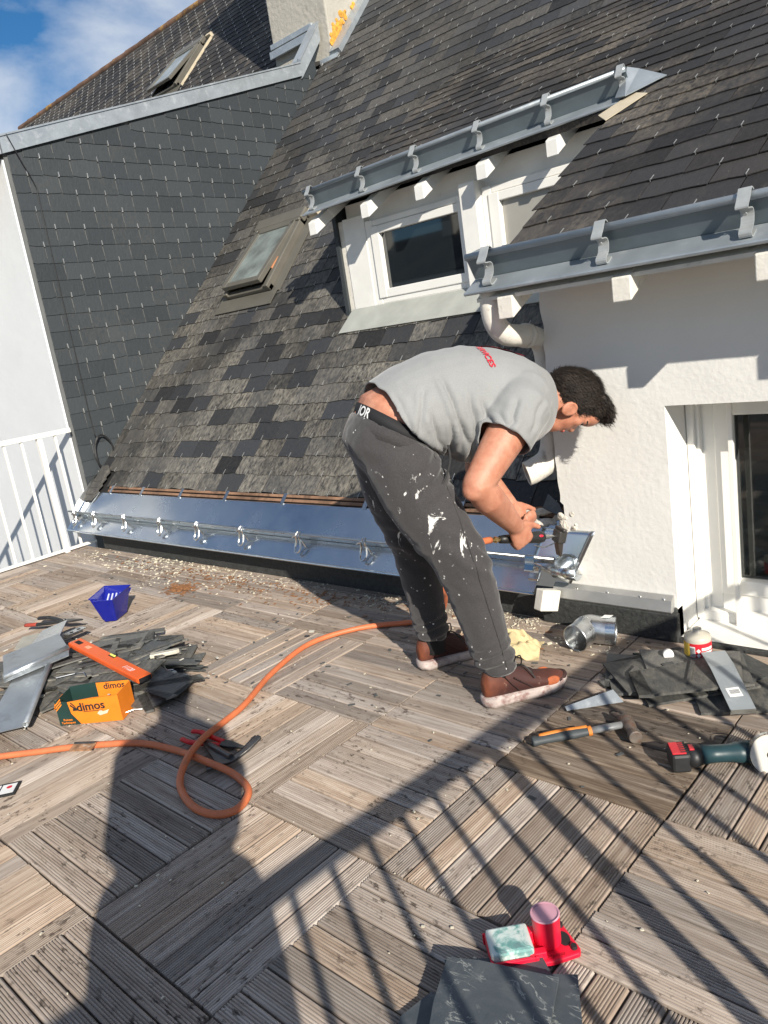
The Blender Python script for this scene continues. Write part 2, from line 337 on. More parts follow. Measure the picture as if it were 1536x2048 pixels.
MT['ground'] = simple('distant_ground', (0.11, 0.108, 0.10), 0.95, 0, 0.4, 0.2)
# ================================================================== THE SETTING
def plane_me(pts): return MB().poly(pts).mesh()
g = put('ground', plane_me([(-600, -600, -6.5), (600, -600, -6.5), (600, 600, -6.5), (-600, 600, -6.5)]), MT['ground'], kind='structure')
# ---- deck: half-metre tiles of seven grooved slats, laid basket-weave
deck = put('deck', MB().box((-0.75, 0.0, -0.075), (6.3, 4.0, 0.05)).mesh(), MT['black'], kind='structure')
SL, SW, ST = 0.494, 0.0665, 0.022
def slat_mesh(grooves, seed):
    rr = random.Random(seed); prof = []; h = SW / 2; e = 0.0035
    prof += [(-h, -ST), (-h, -e), (-h + e, 0)]
    if grooves:
        n = 8; a = -h + 0.006; b = h - 0.006; s = (b - a) / n
        for i in range(n):
            c = a + (i + 0.5) * s; prof += [(c - s * 0.30, 0), (c, -0.0034), (c + s * 0.30, 0)]
    prof += [(h - e, 0), (h, -e), (h, -ST)]
    mb = MB(); n = len(prof)
    L2 = SL / 2
    vs = [(x, y, z) for x in (-L2, L2) for y, z in prof]
    fs = [(i, n + i, n + i + 1, i + 1) for i in range(n - 1)] + [list(range(n)), [2 * n - 1 - i for i in range(n)]]
    return mb.add(vs, fs).mesh('slat')
SLAT_G = [slat_mesh(True, 1)]; SLAT_G[0].materials.append(MT['deck'])
SLAT_S = slat_mesh(False, 2); SLAT_S.materials.append(MT['deck_smooth'])
SLAT_F = slat_mesh(False, 3); SLAT_F.materials.append(MT['deck'])
def tile_dir(iu, iv):
    if iu == 3: return 'v'
    if (iu, iv) == (2, 0): return 'v'
    return 'u' if (iu + iv) % 2 == 0 else 'v'
rest = MB(); rest_r = []; DARK_K = ()
base_me = MB().box((0, 0, -0.036), (0.49, 0.49, 0.012)).mesh('deck_tile'); base_me.materials.append(MT['black'])
for iu in range(-4, 4):
    for iv in range(-8, 4):
        cx, cy = iv * 0.5 + 0.25, iu * 0.5 + 0.25
        vis = any(seen((cx + a, cy + b, 0), 20) for a in (-.25, 0, .25) for b in (-.25, 0, .25))
        R0 = Matrix.Rotation(PI / 2 if tile_dir(iu, iv) == 'u' else 0, 4, 'Z')
        jz = random.uniform(-0.002, 0.002)
        if not vis:
            for k in range(7):
                M = Matrix.Translation((cx, cy, jz)) @ R0 @ Matrix.Translation((0, (k - 3) * 0.0712, 0)); rest.box((0, 0, -0.011), (SL, SW, ST), M); rest_r += [random.random()] * 6
            continue
        Mt = Matrix.Translation((cx, cy, jz)) @ Matrix.Rotation(random.uniform(-.006, .006), 4, 'Z')
        tile = put('deck_tile', base_me, None, deck, Mt)
        for k in range(7):
            M = Mt @ R0 @ Matrix.Translation((random.uniform(-.0015, .0015), (k - 3) * 0.0712, random.uniform(-0.0015, 0.0012))) @ Matrix.Rotation(random.uniform(-.004, .004), 4, 'X')
            if random.random() < 0.5: M = M @ Matrix.Rotation(PI, 4, 'Z')
            me = SLAT_S if (iu, iv) == (2, 1) or ((iu, iv) == (0, 1) and k in DARK_K) else (SLAT_F if (iu == 3 or (iu == 2 and iv in (-1, 0, -2))) else SLAT_G[0])
            put('slat', me, None, tile, M)
rm = rest.mesh('slats'); a = rm.attributes.new('rnd', 'FLOAT', 'FACE'); a.data.foreach_set('value', rest_r)
put('slats_beyond_view', rm, MT['deck'], deck, kind='stuff')

# ---- slate fields
def slate_variants(wd, ln, th, n, mat, edge=False):
    ms = []
    for i in range(n):
        rr = random.Random(100 + i); k = 5; h = wd / 2
        jg = .0015 if edge else .0055; bot = [(-h + wd * j / (k - 1), rr.uniform(-jg, jg)) for j in range(k)]
        if rr.random() < 0.4:
            c = rr.choice([0, k - 1]); bot[c] = (bot[c][0], rr.uniform(0.004, 0.009))
        pts = [(x, y, 0) for x, y in bot] + [(h, ln, 0), (-h, ln, 0)]
        me = MB().prism(pts, (0, 0, th)).mesh('slate'); me.materials.append(mat)
        if edge:
            me.materials.append(MT['slate_edge'])
            for p in me.polygons:
                if abs(p.normal.z) < .5: p.material_index = 1
        ms.append(me)
    return ms
def slate_field(roof, org, U, Vv, u0, u1, v0, v1, keep, mat, wd=0.23, course=0.127, th=0.0036, cap=300, lift=0.009, hooks=True, clip_left=None, hookw=0.0017, joff=0.0, jit=1.0, edge=False):
    U = V(U).normalized(); Vv = V(Vv).normalized(); N = U.cross(Vv).normalized(); org = V(org)
    ln = course * 1.32; til = math.asin((lift - 0.001) / ln); gp = 0.006 if edge else 0.005; vs = slate_variants(wd - gp, ln, th, 7, mat, edge); items = []
    nr = int((v1 - v0) / course) + 1
    for r in range(nr):
        v = v0 + r * course; off = (wd / 2 if r % 2 else 0) + joff
        k = 0; u = u0 + off - wd
        while u < u1 + wd:
            c = u + wd / 2; sx = 1.0; uc = c; cl_ = clip_left(v) if callable(clip_left) else clip_left
            if cl_ is not None and u < cl_ < u + wd:
                sx = (u + wd - cl_) / wd; uc = cl_ + sx * wd / 2
                if sx < 0.15: u += wd; continue
            elif cl_ is not None and u + wd <= cl_ + 1e-6: u += wd; continue
            P = org + U * uc + Vv * v
            if keep(uc, v, P): items.append((P, sx, r))
            u += wd
    def mat_of(P, sx):
        B = Matrix((U, Vv, N)).transposed().to_4x4(); B.translation = P + N * (lift + random.uniform(-0.0005, 0.001) * jit) + Vv * random.uniform(-0.004, 0.004) * jit
        return B @ Matrix.Rotation(-til + random.uniform(-.002, .003) * jit, 4, 'X') @ Matrix.Rotation(random.uniform(-.010, .010) * jit, 4, 'Z') @ Matrix.Diagonal((sx, 1, 1, 1))
    near = sorted([i for i in items if seen(i[0], 30)], key=lambda i: (i[0] - CAM).length)[:cap]
    ids = set(id(i) for i in near); stuff = MB(); sr = []; hk = MB()
    for it in items:
        M = mat_of(it[0], it[1])
        if id(it) in ids: put('slate', random.choice(vs), None, roof, M)
        else:
            stuff.box((0, ln / 2, th / 2), (wd - gp, ln, th), M); sr += [random.random()] * 6
        if hooks and random.random() < 0.93 and it[1] > 0.8 and seen(it[0], 30):
            hw = hookw * random.uniform(0.8, 1.2)
            hk.box((random.uniform(-.006, .006), 0.012, th + 0.003), (hw * 1.4, 0.034, hw * 1.2), M); hk.box((0, -0.004, th * 0.5 + 0.001), (hw * 1.4, hw, th + 0.006), M)
    if stuff.v:
        me = stuff.mesh('slates'); a = me.attributes.new('rnd', 'FLOAT', 'FACE'); a.data.foreach_set('value', sr)
        put('far_slates', me, mat, roof, kind='stuff')
    if hk.v: put('slate_hooks', hk.mesh(), MT['hook'], roof, kind='stuff')

# ================================================================== THE HOUSE
house = thing('house', 'white rendered house with slate roof, low eaves, attic window and small terrace window', 'house', (1.2, 3.2, 0))
XL = -3.95; XR = 4.2; XV = -1.84; XW = 0.20; XG = 0.11
YB = 4.656; ZB = zr(YB); YR = 8.05; ZR = zr(YR)
UPR = V((0, math.cos(ROOF_A), math.sin(ROOF_A))); NR_ = V((0, -math.sin(ROOF_A), math.cos(ROOF_A)))
UPF = V((0, math.cos(FRONT_A), math.sin(FRONT_A))); NF = V((0, -math.sin(FRONT_A), math.cos(FRONT_A)))
def slab(pts, n, t): return [V(p) for p in pts], V(n) * -t
# main roof
mb = MB()
for x0, x1, y0, y1 in [(XL, XV, 2.10, YR), (XV, XW, 2.10, YB), (XV, XR, YB, YR)]:
    mb.prism([V((x0, y0, zr(y0))) - NR_ * .004, V((x1, y0, zr(y0))) - NR_ * .004, V((x1, y1, zr(y1))) - NR_ * .004, V((x0, y1, zr(y1))) - NR_ * .004], -NR_ * 0.05)
roof = put('main_roof', mb.mesh(), MT['black'], house)
def keep_main(u, v, P):
    x, y = P.x, P.y
    if x > XW - 0.06 and y < YB - 0.07: return False
    if x > XV - 0.02 and YB - 0.07 > y > 3.06: return False
    if -3.36 < x < -2.80 and 3.40 < y < 3.83: return False
    if y > YR - 0.05: return False
    if x < -3.72 and y < 2.2: return False
    return True
slate_field(roof, (0, 2.165, zr(2.165)), (1, 0, 0), UPR, XL, XR, 0.0, (YR - 2.165) / math.cos(ROOF_A), keep_main, MT['slate'], clip_left=XL, cap=300, jit=1.2, lift=.0082)
# batten strip left bare above the new zinc
mb = MB()
for k in range(3):
    y = 2.118 + k * 0.018
    mb.bar((XL + 0.28, y, zr(y) + 0.004 + k * .002), (XW, y + random.uniform(-.006, .006), zr(y) + 0.004 + k * .002), 0.017, 0.012, NR_)
put('bare_batten', mb.mesh(), MT['batten'], house)
# front roof (over the white wall and the attic window)
mb = MB()
for x0, x1, y0, y1 in [(XG, XR, 1.75, 2.96), (XV, XR, 2.96, YB + .02)]:
    mb.prism([V((x0, y0, zf(y0))) - NF * .004, V((x1, y0, zf(y0))) - NF * .004, V((x1, y1, zf(y1))) - NF * .004, V((x0, y1, zf(y1))) - NF * .004], -NF * 0.035)
froof = put('front_roof', mb.mesh(), MT['slate_up'], house)
def keep_front(u, v, P):
    if P.y > YB: return False
    if P.x < XG and P.y < 3.02 + 0.063 * (P.x + 1.8): return False
    if P.x < 0.30 and 2.96 < P.y < 3.10: return False
    return P.x > XV - 0.02
slate_field(froof, (0, 1.945, zf(1.945)), (1, 0, 0), UPF, XV, 3.0, 0.0, (YB - 1.945) / math.cos(FRONT_A) + 0.05, keep_front, MT['slate_up'], course=0.129, cap=300, joff=0.0, clip_left=lambda v: XG + random.uniform(-.015, .02) if 1.945 + v * math.cos(FRONT_A) < 2.93 else XV)
# white wall with the window opening, its return and the attic window wall
WY = 2.0; JX = 0.64; LZ = 0.862; WT = 0.25
def wallbox(mb, x0, x1, z0, z1, y0=WY, y1=WY + WT): mb.box(((x0 + x1) / 2, (y0 + y1) / 2, (z0 + z1) / 2), (x1 - x0, y1 - y0, z1 - z0))
wm = MB()
NX, NZ = 46, 60
def wall_grid(mb, x0, x1, z0, z1, nx, nz, edge=None):
    vs = [];
    for j in range(nz + 1):
        for i in range(nx + 1):
            x = x0 + (x1 - x0) * i / nx; z = z0 + (z1 - z0) * j / nz; p = V((x, WY, z))
            dy = 0.0014 * noise.noise(p * 7) + 0.0004 * noise.noise(p * 40)
            if edge and i == 0: x += 0.010 * noise.noise(V((3, 1, z * 14))) + (0.03 * max(0, noise.noise(V((0, 5, z * 11)))) + 0.02 if 0.30 < z < 0.5 else 0)
            vs.append((x, WY + dy, z))
    fs = [(j * (nx + 1) + i, j * (nx + 1) + i + 1, (j + 1) * (nx + 1) + i + 1, (j + 1) * (nx + 1) + i) for j in range(nz) for i in range(nx)]
    mb.add(vs, fs)
wall_grid(wm, XW, JX, 0.10, LZ, 30, 60, True); wall_grid(wm, XW, JX, LZ, 1.46, 30, 40, True); wall_grid(wm, JX, 2.6, LZ, 1.46, 60, 40)
wm.poly([(JX, WY, 0.10), (JX, WY + WT, 0.10), (JX, WY + WT, LZ), (JX, WY, LZ)]); wm.poly([(JX, WY, LZ), (JX, WY + WT, LZ), (2.6, WY + WT, LZ), (2.6, WY, LZ)])
wm.poly([(JX, WY, -0.02), (JX, WY + WT, -0.02), (JX, WY + WT, 0.1), (JX, WY, 0.1)]); wm.poly([(JX - .03, WY - .001, -.02), (JX, WY - .001, -.02), (JX, WY - .001, .12), (JX - .03, WY - .001, .12)])
wallbox(wm, XW + 0.02, JX - 0.004, 0.10, 1.40, WY + .02, WY + WT); wallbox(wm, 1.75, 2.6, 0.0, LZ + .01, WY + 0.008, WY + WT); wallbox(wm, JX - .002, 2.6, LZ + .004, 1.40, WY + .02, WY + WT)
put('rendered_wall', wm.mesh(), MT['render'], house)
mb = MB(); mb.prism([(XW + .015, WY + WT, 0.1), (XW + .015, 4.6, 2.9), (XW + .015, WY + WT, zf(2.2) - .05)], (0.2, 0, 0)); put('side_wall', mb.mesh(), MT['render'], house)
# crumbled render at the gutter end
mb = MB(); rr = random.Random(5)
for k in range(15):
    z = rr.uniform(0.28, 0.46); x = 0.222 + rr.uniform(-0.03, 0.05) * (1 if z < .45 else .6); s = rr.uniform(0.008, 0.024)
    mb.ball((x, WY + 0.003, z), (s, .004 + .003 * rr.random(), s * rr.uniform(.6, 1.3)), 9, 7)
put('crumbling_render', mb.mesh(), MT['render_crumble'], house, smooth=True, kind='stuff')
# base: bitumen upstand and aluminium termination bar
mb = MB(); mb.box(((XL + JX) / 2 + 0.15, 2.02, 0.062), (JX - XL - 0.3, 0.06, 0.124)); mb.box(((0.10 + JX) / 2, 1.978, 0.055), (JX - 0.10 + .02, 0.03, 0.11))
mb.box(((JX + 2.2) / 2, 1.985, -0.005), (2.2 - JX, 0.03, 0.04))
put('bitumen_upstand', mb.mesh(), MT['bitumen'], house, bevel=0.006)
mb = MB(); mb.prism([(0.148, 1.966, 0.112), (0.148, 1.962, 0.118), (0.148, 1.972, 0.158), (0.148, 1.992, 0.172), (0.148, 1.997, 0.172), (0.148, 1.997, 0.112)], (0.482, 0, 0)); put('termination_bar', mb.mesh(), MT['alu'], house)
mb = MB()
for x in (0.25, 0.38, 0.51, 0.60): mb.ball((x, 1.975, 0.160), (0.006, 0.004, 0.006), 8, 5)
put('screws', mb.mesh(), MT['bright'], house, kind='stuff')
mb = MB(); mb.box((1.2, 2.11, 0.005), (1.112, 0.232, 0.02)); mb.box((1.2, 2.196, 0.034), (1.108, 0.05, 0.044)); put('window_sill', mb.mesh(), MT['pvc'], house, bevel=0.006)
# terrace window
wf = put('terrace_window', MB().box((0.69, 2.235, 0.44), (0.075, 0.05, 0.84)).box((1.2, 2.237, 0.845), (1.0, 0.05, 0.045)).box((1.2, 2.238, 0.085), (1.0, 0.05, 0.07)).mesh(), MT['pvc'], house, bevel=0.004)
put('sash', MB().box((0.755, 2.229, 0.475), (0.060, 0.055, 0.715)).box((1.2, 2.231, 0.812), (0.85, 0.055, 0.05)).box((1.2, 2.2315, 0.145), (0.85, 0.055, 0.055)).mesh(), MT['pvc'], wf, bevel=0.005)
put('outer_rebate', MB().box((0.655, 2.193, 0.44), (0.026, 0.05, 0.838)).box((0.674, 2.203, 0.441), (0.014, 0.03, 0.836)).mesh(), MT['pvc'], wf, bevel=0.003)
put('pane', MB().box((1.2, 2.245, 0.48), (0.86, 0.006, 0.66)).mesh(), MT['glass_see'], wf)
put('guard_bar', MB().box((0.7985, 2.160, 0.435), (0.017, 0.017, 0.85)).mesh(), MT['rail'], wf, bevel=0.002)
mb = MB(); mb.box((1.2, 2.62, 0.43), (1.1, 0.02, 0.86)); mb.box((1.2, 2.45, -0.01), (1.1, 0.4, 0.02)); mb.box((1.2, 2.45, 0.9), (1.1, 0.4, 0.02)); mb.box((0.65, 2.45, .43), (0.02, 0.4, 0.9))
put('room', mb.mesh(), simple('room_grey', (0.12, 0.12, 0.11), 0.9), wf)
mb = MB()
for k in range(5): mb.box((1.1, 2.50, 0.14 + k * 0.155), (0.7, 0.16, 0.02))
mb.box((0.93, 2.47, .43), (0.02, 0.18, .84)); put('shelves', mb.mesh(), simple('shelf_grey', (0.3, 0.3, 0.28), 0.7), wf)
# attic window
AY = 3.11
aw = put('attic_window', MB().box((-1.68, AY - .005, 1.665), (0.18, 0.06, 0.56)).box((-0.785, AY - 0.03, 1.66), (0.105, 0.11, 0.56)).box((-0.8, AY + .03, 1.93), (1.95, 0.03, 0.20)).box((-0.72, AY + 0.005, 1.875), (1.78, 0.03, 0.06)).box((-0.70, AY - 0.005, 1.395), (1.80, 0.06, 0.03)).mesh(), MT['paint'], house, bevel=0.004)
put('side_board', MB().box((-1.795, AY + 0.03, 1.66), (0.05, 0.12, 0.56)).mesh(), MT['paint_old'], aw, bevel=0.006)
put('backing_board', MB().box((-.75, AY + .055, 1.65), (2.1, .03, .62)).mesh(), MT['paint'], aw)
def attic(x0, x1, gm):
    fr = put('window_frame', MB().box((x0 + .03, AY, 1.655), (0.06, 0.06, 0.49)).box((x1 - .03, AY, 1.655), (0.06, 0.06, 0.49)).box(((x0 + x1) / 2, AY + .001, 1.880), (x1 - x0 - .121, 0.06, 0.034)).box(((x0 + x1) / 2, AY + .001, 1.433), (x1 - x0 - .121, 0.06, 0.044)).mesh(), MT['pvc'], aw, bevel=0.004)
    put('sash', MB().box((x0 + .075, AY - .014, 1.652), (0.064, 0.05, 0.418)).box((x1 - .030, AY - .014, 1.652), (0.05, 0.05, 0.418)).box(((x0 + x1) / 2, AY - .012, 1.838), (x1 - x0 - .10, 0.05, 0.045)).box(((x0 + x1) / 2, AY - .012, 1.468), (x1 - x0 - .10, 0.05, 0.05)).mesh(), MT['pvc'], fr, bevel=0.004)
    put('pane', MB().box(((x0 + x1) / 2 + .02, AY - .004, 1.652), (x1 - x0 - .14, 0.008, 0.33)).mesh(), gm, fr)
attic(-1.590, -0.838, MT['glass']); attic(-0.73, 0.02, MT['frost'])
mb = MB(); y0, y1 = 2.965, 3.09
mb.prism([V((-1.83, y0, zr(y0))) + NR_ * .016, V((0.18, y0, zr(y0))) + NR_ * .016, V((0.18, y1, zr(y1))) + NR_ * .02, V((-1.79, y1, zr(y1))) + NR_ * .02], NR_ * .004); mb.box((-.8, 3.09, 1.40), (1.98, .03, .012))
put('window_apron', mb.mesh(), MT['apron'], house)
mb = MB(); mb.prism([(XV, 3.06, zr(3.06)), (XV, YB, ZB - .03), (XV, 3.06, zf(3.06) - .03)], (0.03, 0, 0)); put('cheek', mb.mesh(), MT['slate_wall'], house)
# soffits and rafter tails
mb = MB(); a0, b0 = 2.985, 3.16; mb.prism([V((XV + .02, a0, zf(a0) - .046)), V((0.4, a0, zf(a0) - .046)), V((0.4, b0, zf(b0) - .046)), V((XV + .02, b0, zf(b0) - .046))], (0, 0, 0.012)); put('upper_soffit', mb.mesh(), MT['paint'], house)
mb = MB(); a0, b0 = 1.72, 2.02; mb.prism([V((XG + .01, a0, zf(a0) - .046)), V((2.6, a0, zf(a0) - .046)), V((2.6, b0, zf(b0) - .046)), V((XG + .01, b0, zf(b0) - .046))], (0, 0, 0.012)); put('lower_soffit', mb.mesh(), MT['paint_old'], house)
for x in (-1.80, -1.385, -1.0, -0.61, -0.22, 0.16):
    a0 = 2.845 + .063 * (x + 1.8); mb = MB(); mb.prism([(x - .03, a0, zf(a0) - .045), (x - .03, a0, zf(a0) - .118), (x - .03, 3.2, zf(3.2) - .118), (x - .03, 3.2, zf(3.2) - .045)], (0.062, 0, 0)); put('rafter_tail', mb.mesh(), MT['paint'], house, bevel=0.003)
for x in (0.245, 0.66, 1.07, 1.5):
    a0 = 1.70; mb = MB(); mb.prism([(x - .031, a0, zf(a0) - .03), (x - .031, a0, zf(a0) - .102), (x - .031, 2.03, zf(2.03) - .125), (x - .031, 2.03, zf(2.03) - .045)], (0.062, 0, 0)); put('rafter_tail', mb.mesh(), MT['paint_old'], house, bevel=0.004)
# roof window (hinged, slightly open)
def roof_window(parent, x0, x1, y0, y1, opn, pine=True):
    M = frame(V((x0, y0, zr(y0))) + NR_ * 0.01, (1, 0, 0), UPR); wd = x1 - x0; ln = (y1 - y0) / math.cos(ROOF_A); t = 0.05
    fr = put('roof_window', MB().box((t / 2, ln / 2, .03), (t, ln, .075)).box((wd - t / 2, ln / 2, .03), (t, ln, .075)).box((wd / 2, ln - t / 2, .035), (wd, t * 1.6, .09)).box((wd / 2, t / 2, .02), (wd, t, .05)).mesh(), MT['skyframe'], parent, M, bevel=0.006)
    put('top_cover', MB().box((wd / 2, ln + 0.01, .055), (wd + .03, .11, .06)).mesh(), MT['skyframe'], fr, M, bevel=0.01)
    put('flashing', MB().box((wd + .05, ln / 2 + .02, .008), (.09, ln + .06, .008)).box((-.04, ln / 2 + .02, .008), (.08, ln + .06, .008)).box((wd / 2, -.07, .012), (wd + .14, .13, .006)).mesh(), MT['skyframe'], fr, M)
    put('cream_trim', (MB().box((wd + .07, ln + .06, .03), (.10, .10, .05)) if pine else MB().box((wd + .10, ln / 2 + .02, .012), (.015, ln + .1, .03)).box((wd + .05, ln + .10, .03), (.11, .05, .05))).mesh(), MT['cream'], fr, M)
    Ms = M @ Matrix.Translation((0, ln - .06, .06)) @ Matrix.Rotation(-opn, 4, 'X')
    l2 = ln - .08; s = put('sash', MB().box((.065, -l2 / 2, 0), (.045, l2, .04)).box((wd - .065, -l2 / 2, 0), (.045, l2, .04)).box((wd / 2, -.02, 0), (wd - .09, .04, .04)).box((wd / 2, -l2 + .02, 0), (wd - .09, .05, .035)).mesh(), MT['skyframe'], fr, Ms, bevel=0.004)
    put('pane', MB().box((wd / 2, -l2 / 2, .004), (wd - .17, l2 - .06, .012)).mesh(), MT['glass_sky'], s, Ms)
    put('bright_edge', MB().box((.038, -l2 / 2, .012), (.008, l2, .025)).mesh(), MT['bright'], s, Ms)
    if pine: put('wooden_edge', MB().box((wd - .04, -l2 * .62, -.030), (.012, l2 * .28, .022)).mesh(), simple('pine_edge', (0.5, 0.22, 0.10), .6), s, Ms)
    return fr
roof_window(house, -3.375, -2.83, 3.335, 3.82, 0.075)
# loose torn edge slates at the valley foot
mb = MB(); rr = random.Random(3)
for k in range(4):
    y = 2.10 + k * .035; c = V((-3.87 + k * .012, y, zr(y) + .028 + .006 * k)); mb.prism([c + V((-.07, -.05, -.05)), c + V((.05, -.045, -.045)), c + V((.10, 0.01, .01)), c + V((.02, .05, .055)), c + V((-.07, .05, .05))], NR_ * .007)
put('torn_edge_slates', mb.mesh(), MT['slate'], house)
mb = MB(); mb.prism([V((.04, 2.135, .435)), V((.195, 2.085, .395)), V((.185, 2.07, .405)), V((.12, 2.13, .455)), V((.05, 2.17, .485))], (0, -.006, .007)); put('bent_flashing', mb.mesh(), MT['steel_dark'], house)
mb = MB(); rr = random.Random(6)
for k in range(40):
    y = rr.uniform(2.105, 2.165); x = rr.uniform(-.04, .195); s = rr.uniform(.010, .024); mb.ball(V((x, y, zr(y))) + NR_ * .010, (s * 1.3, s * .7, s * .5), 7, 5)
put('mortar_bed', remesh(mb, .005, 3), MT['render_crumble'], house)

# ================================================================== NEIGHBOUR HOUSE
nb = thing('neighbour_house', 'neighbouring house with slate clad side wall, smooth white front and tall chimney', 'house', (-7.5, 4.5, 0))
EY = 2.085
mb = MB(); mb.box((-9.0, EY + .15, -1.7), (10.03, 0.3, 9.2 - .2)); put('white_wall', mb.mesh(), MT['render_smooth'], nb)
def zs(y): return 2.884 + 0.2826 * (y - 2.12)
YT = 5.36
mb = MB(); pts = [(XL - .02, 2.10, -0.2), (XL - .02, YT + .3, zr(YT + .3) - .1), (XL - .02, YT, zs(YT)), (XL - .02, 2.10, zs(2.10))]; mb.prism(pts, (-.2, 0, 0))
sw = put('slate_clad_wall', mb.mesh(), simple('wall_backing', (.13, .135, .135), .9), nb)
def keep_wall(u, v, P):
    y, z = P.y, P.z
    if z < zr(y) - 0.20 or y > YT - .02: return False
    if z + 0.06 > zs(y - 0.11): return False
    return True
slate_field(sw, (XL - .018, 2.118, 0.02), (0, 1, 0), (0, 0, 1), 0, 3.4, 0, 3.8, keep_wall, MT['slate_wall'], wd=0.229, course=0.1215, cap=300, clip_left=0.0, lift=0.0085, jit=.2, edge=True, hookw=0.0036)
mb = MB(); T = 0.108
def bandseg(ya, za, yb, zb, t=T):
    mb.prism([(XL + .012, ya, za - t / 2), (XL + .012, yb, zb - t / 2), (XL + .012, yb, zb + t / 2), (XL + .012, ya, za + t / 2)], (-.03, 0, 0))
    mb.prism([(XL + .02, ya, za + t / 2), (XL + .02, yb, zb + t / 2), (XL + .02, yb, zb + t / 2 + .012), (XL + .02, ya, za + t / 2 + .012)], (-.12, 0, 0))
bandseg(2.085, zs(2.085) + .005, 5.10, zs(5.10)); bandseg(5.10, zs(5.10), 5.42, 4.10, .15)
put('zinc_edge_band', mb.mesh(), MT['zinc_pale'], nb)
mb = MB(); bandseg(1.62, zs(1.62) + .005, 2.075, zs(2.075) + .005); put('zinc_eave_band', mb.mesh(), MT['zinc_pale'], nb)
mb = MB(); mb.prism([(XL - .02, 1.62, zs(1.62) - .03), (XL - .02, 5.42, zs(5.42) - .03), (XL - .02, 5.42, zs(5.42) + .04), (XL - .02, 1.62, zs(1.62) + .04)], (-10, 0, 0)); put('shed_roof', mb.mesh(), MT['slate_up'], nb)
mb = MB(); mb.prism([V((-20, 4.9, zr(4.9))) - NR_ * .004, V((XL - .02, 4.9, zr(4.9))) - NR_ * .004, V((XL - .02, YR, ZR)) - NR_ * .004, V((-20, YR, ZR)) - NR_ * .004], -NR_ * .05)
nroof = put('neighbour_roof', mb.mesh(), MT['slate_up'], nb)
def keep_n(u, v, P): return P.y < YR - .04 and not (-8.15 < P.x < -7.45 and 6.38 < P.y < 6.95) and seen(P, 80) and not (-4.95 < P.x and 5.4 < P.y < 6.3)
slate_field(nroof, (0, 5.3, zr(5.3)), (1, 0, 0), UPR, -17.5, XL - .05, 0, 4.0, keep_n, MT['slate_up'], cap=300, hookw=0.0055)
roof_window(nb, -8.15, -7.5, 6.34, 6.92, 0.10, False)
rg = MB()
for k in range(44):
    x = XR - 0.45 * k; M = TR((x - .22, YR + .02, ZR + .02), 0, 0, random.uniform(-.02, .02)); rg.lathe([(0.062, -.235), (0.055, .235)], 12, M @ Matrix.Rotation(PI / 2, 4, 'Y'))
put('ridge_tiles', rg.mesh(), MT['ridge'], nb, smooth=True)
mb = MB(); mb.box((-4.24, 5.90, 5.6), (.80, 0.9, 4.0)); ch = put('chimney', mb.mesh(), MT['cement'], nb, bevel=0.015)
put('chimney_flashing', MB().box((-4.34, 5.435, 4.185), (.62, .03, .05)).box((-4.34, 5.40, 4.10), (.60, .03, .07), None).mesh(), MT['zinc_pale'], ch, bevel=0.004)
mb = MB(); y0, y1 = 5.44, 7.6; mb.prism([V((-3.83, y0, zr(y0))) + NR_ * .01, V((-3.70, y0, zr(y0))) + NR_ * .01, V((-3.70, y1, zr(y1))) + NR_ * .01, V((-3.83, y1, zr(y1))) + NR_ * .01], NR_ * .05)
mb.box((-3.90, 5.425, 3.80), (.34, .05, .10)); put('zinc_valley_edge', mb.mesh(), MT['zinc_pale'], nb)
mb = MB(); mb.prism([(-3.842, 5.47, 3.85), (-3.842, 7.6, zr(7.6) + .1), (-3.842, 7.6, zr(7.6) + 1.5), (-3.842, 5.47, 5.4)], (-.3, 0, 0)); put('party_wall', mb.mesh(), MT['cement'], nb)
mb = MB(); rr = random.Random(9)
for k in range(70):
    y = 5.47 + abs(rr.gauss(0, .16)); s = rr.uniform(.012, .035); mb.ball((-3.836, y, zr(y) + .09 + abs(rr.gauss(0, .05))), (.010, s, s), 7, 5)
put('orange_lichen', mb.mesh(), MT['lichen'], ch, kind='stuff')

# ---- house across the street, seen as the reflection in the attic window
op = thing('opposite_house', 'white house with dark slate roof and chimneys across the street', 'house', (-27, -33, -6.5))
put('wall', MB().box((-27, -33, -1.3), (15, 6, 10.4)).mesh(), MT['render_smooth'], op)
rf = put('roof', MB().prism([(-35, -29.6, 4.0), (-35, -36.4, 4.0), (-35, -33, 6.6)], (16, 0, 0)).mesh(), MT['slate_up'], op)
for x in (-32.5, -27.2, -22.5): put('chimney', MB().box((x, -32.5, 6.8), (0.8, 0.7, 1.4)).mesh(), MT['cement'], rf)
for x in (-33, -30.6, -28.2, -25.8, -23.4, -21):
    f = put('window', MB().box((x, -29.98, 2.2), (1.1, .08, 1.5)).mesh(), MT['pvc'], op); put('pane', MB().box((x, -29.93, 2.2), (.9, .04, 1.3)).mesh(), MT['glass'], f)
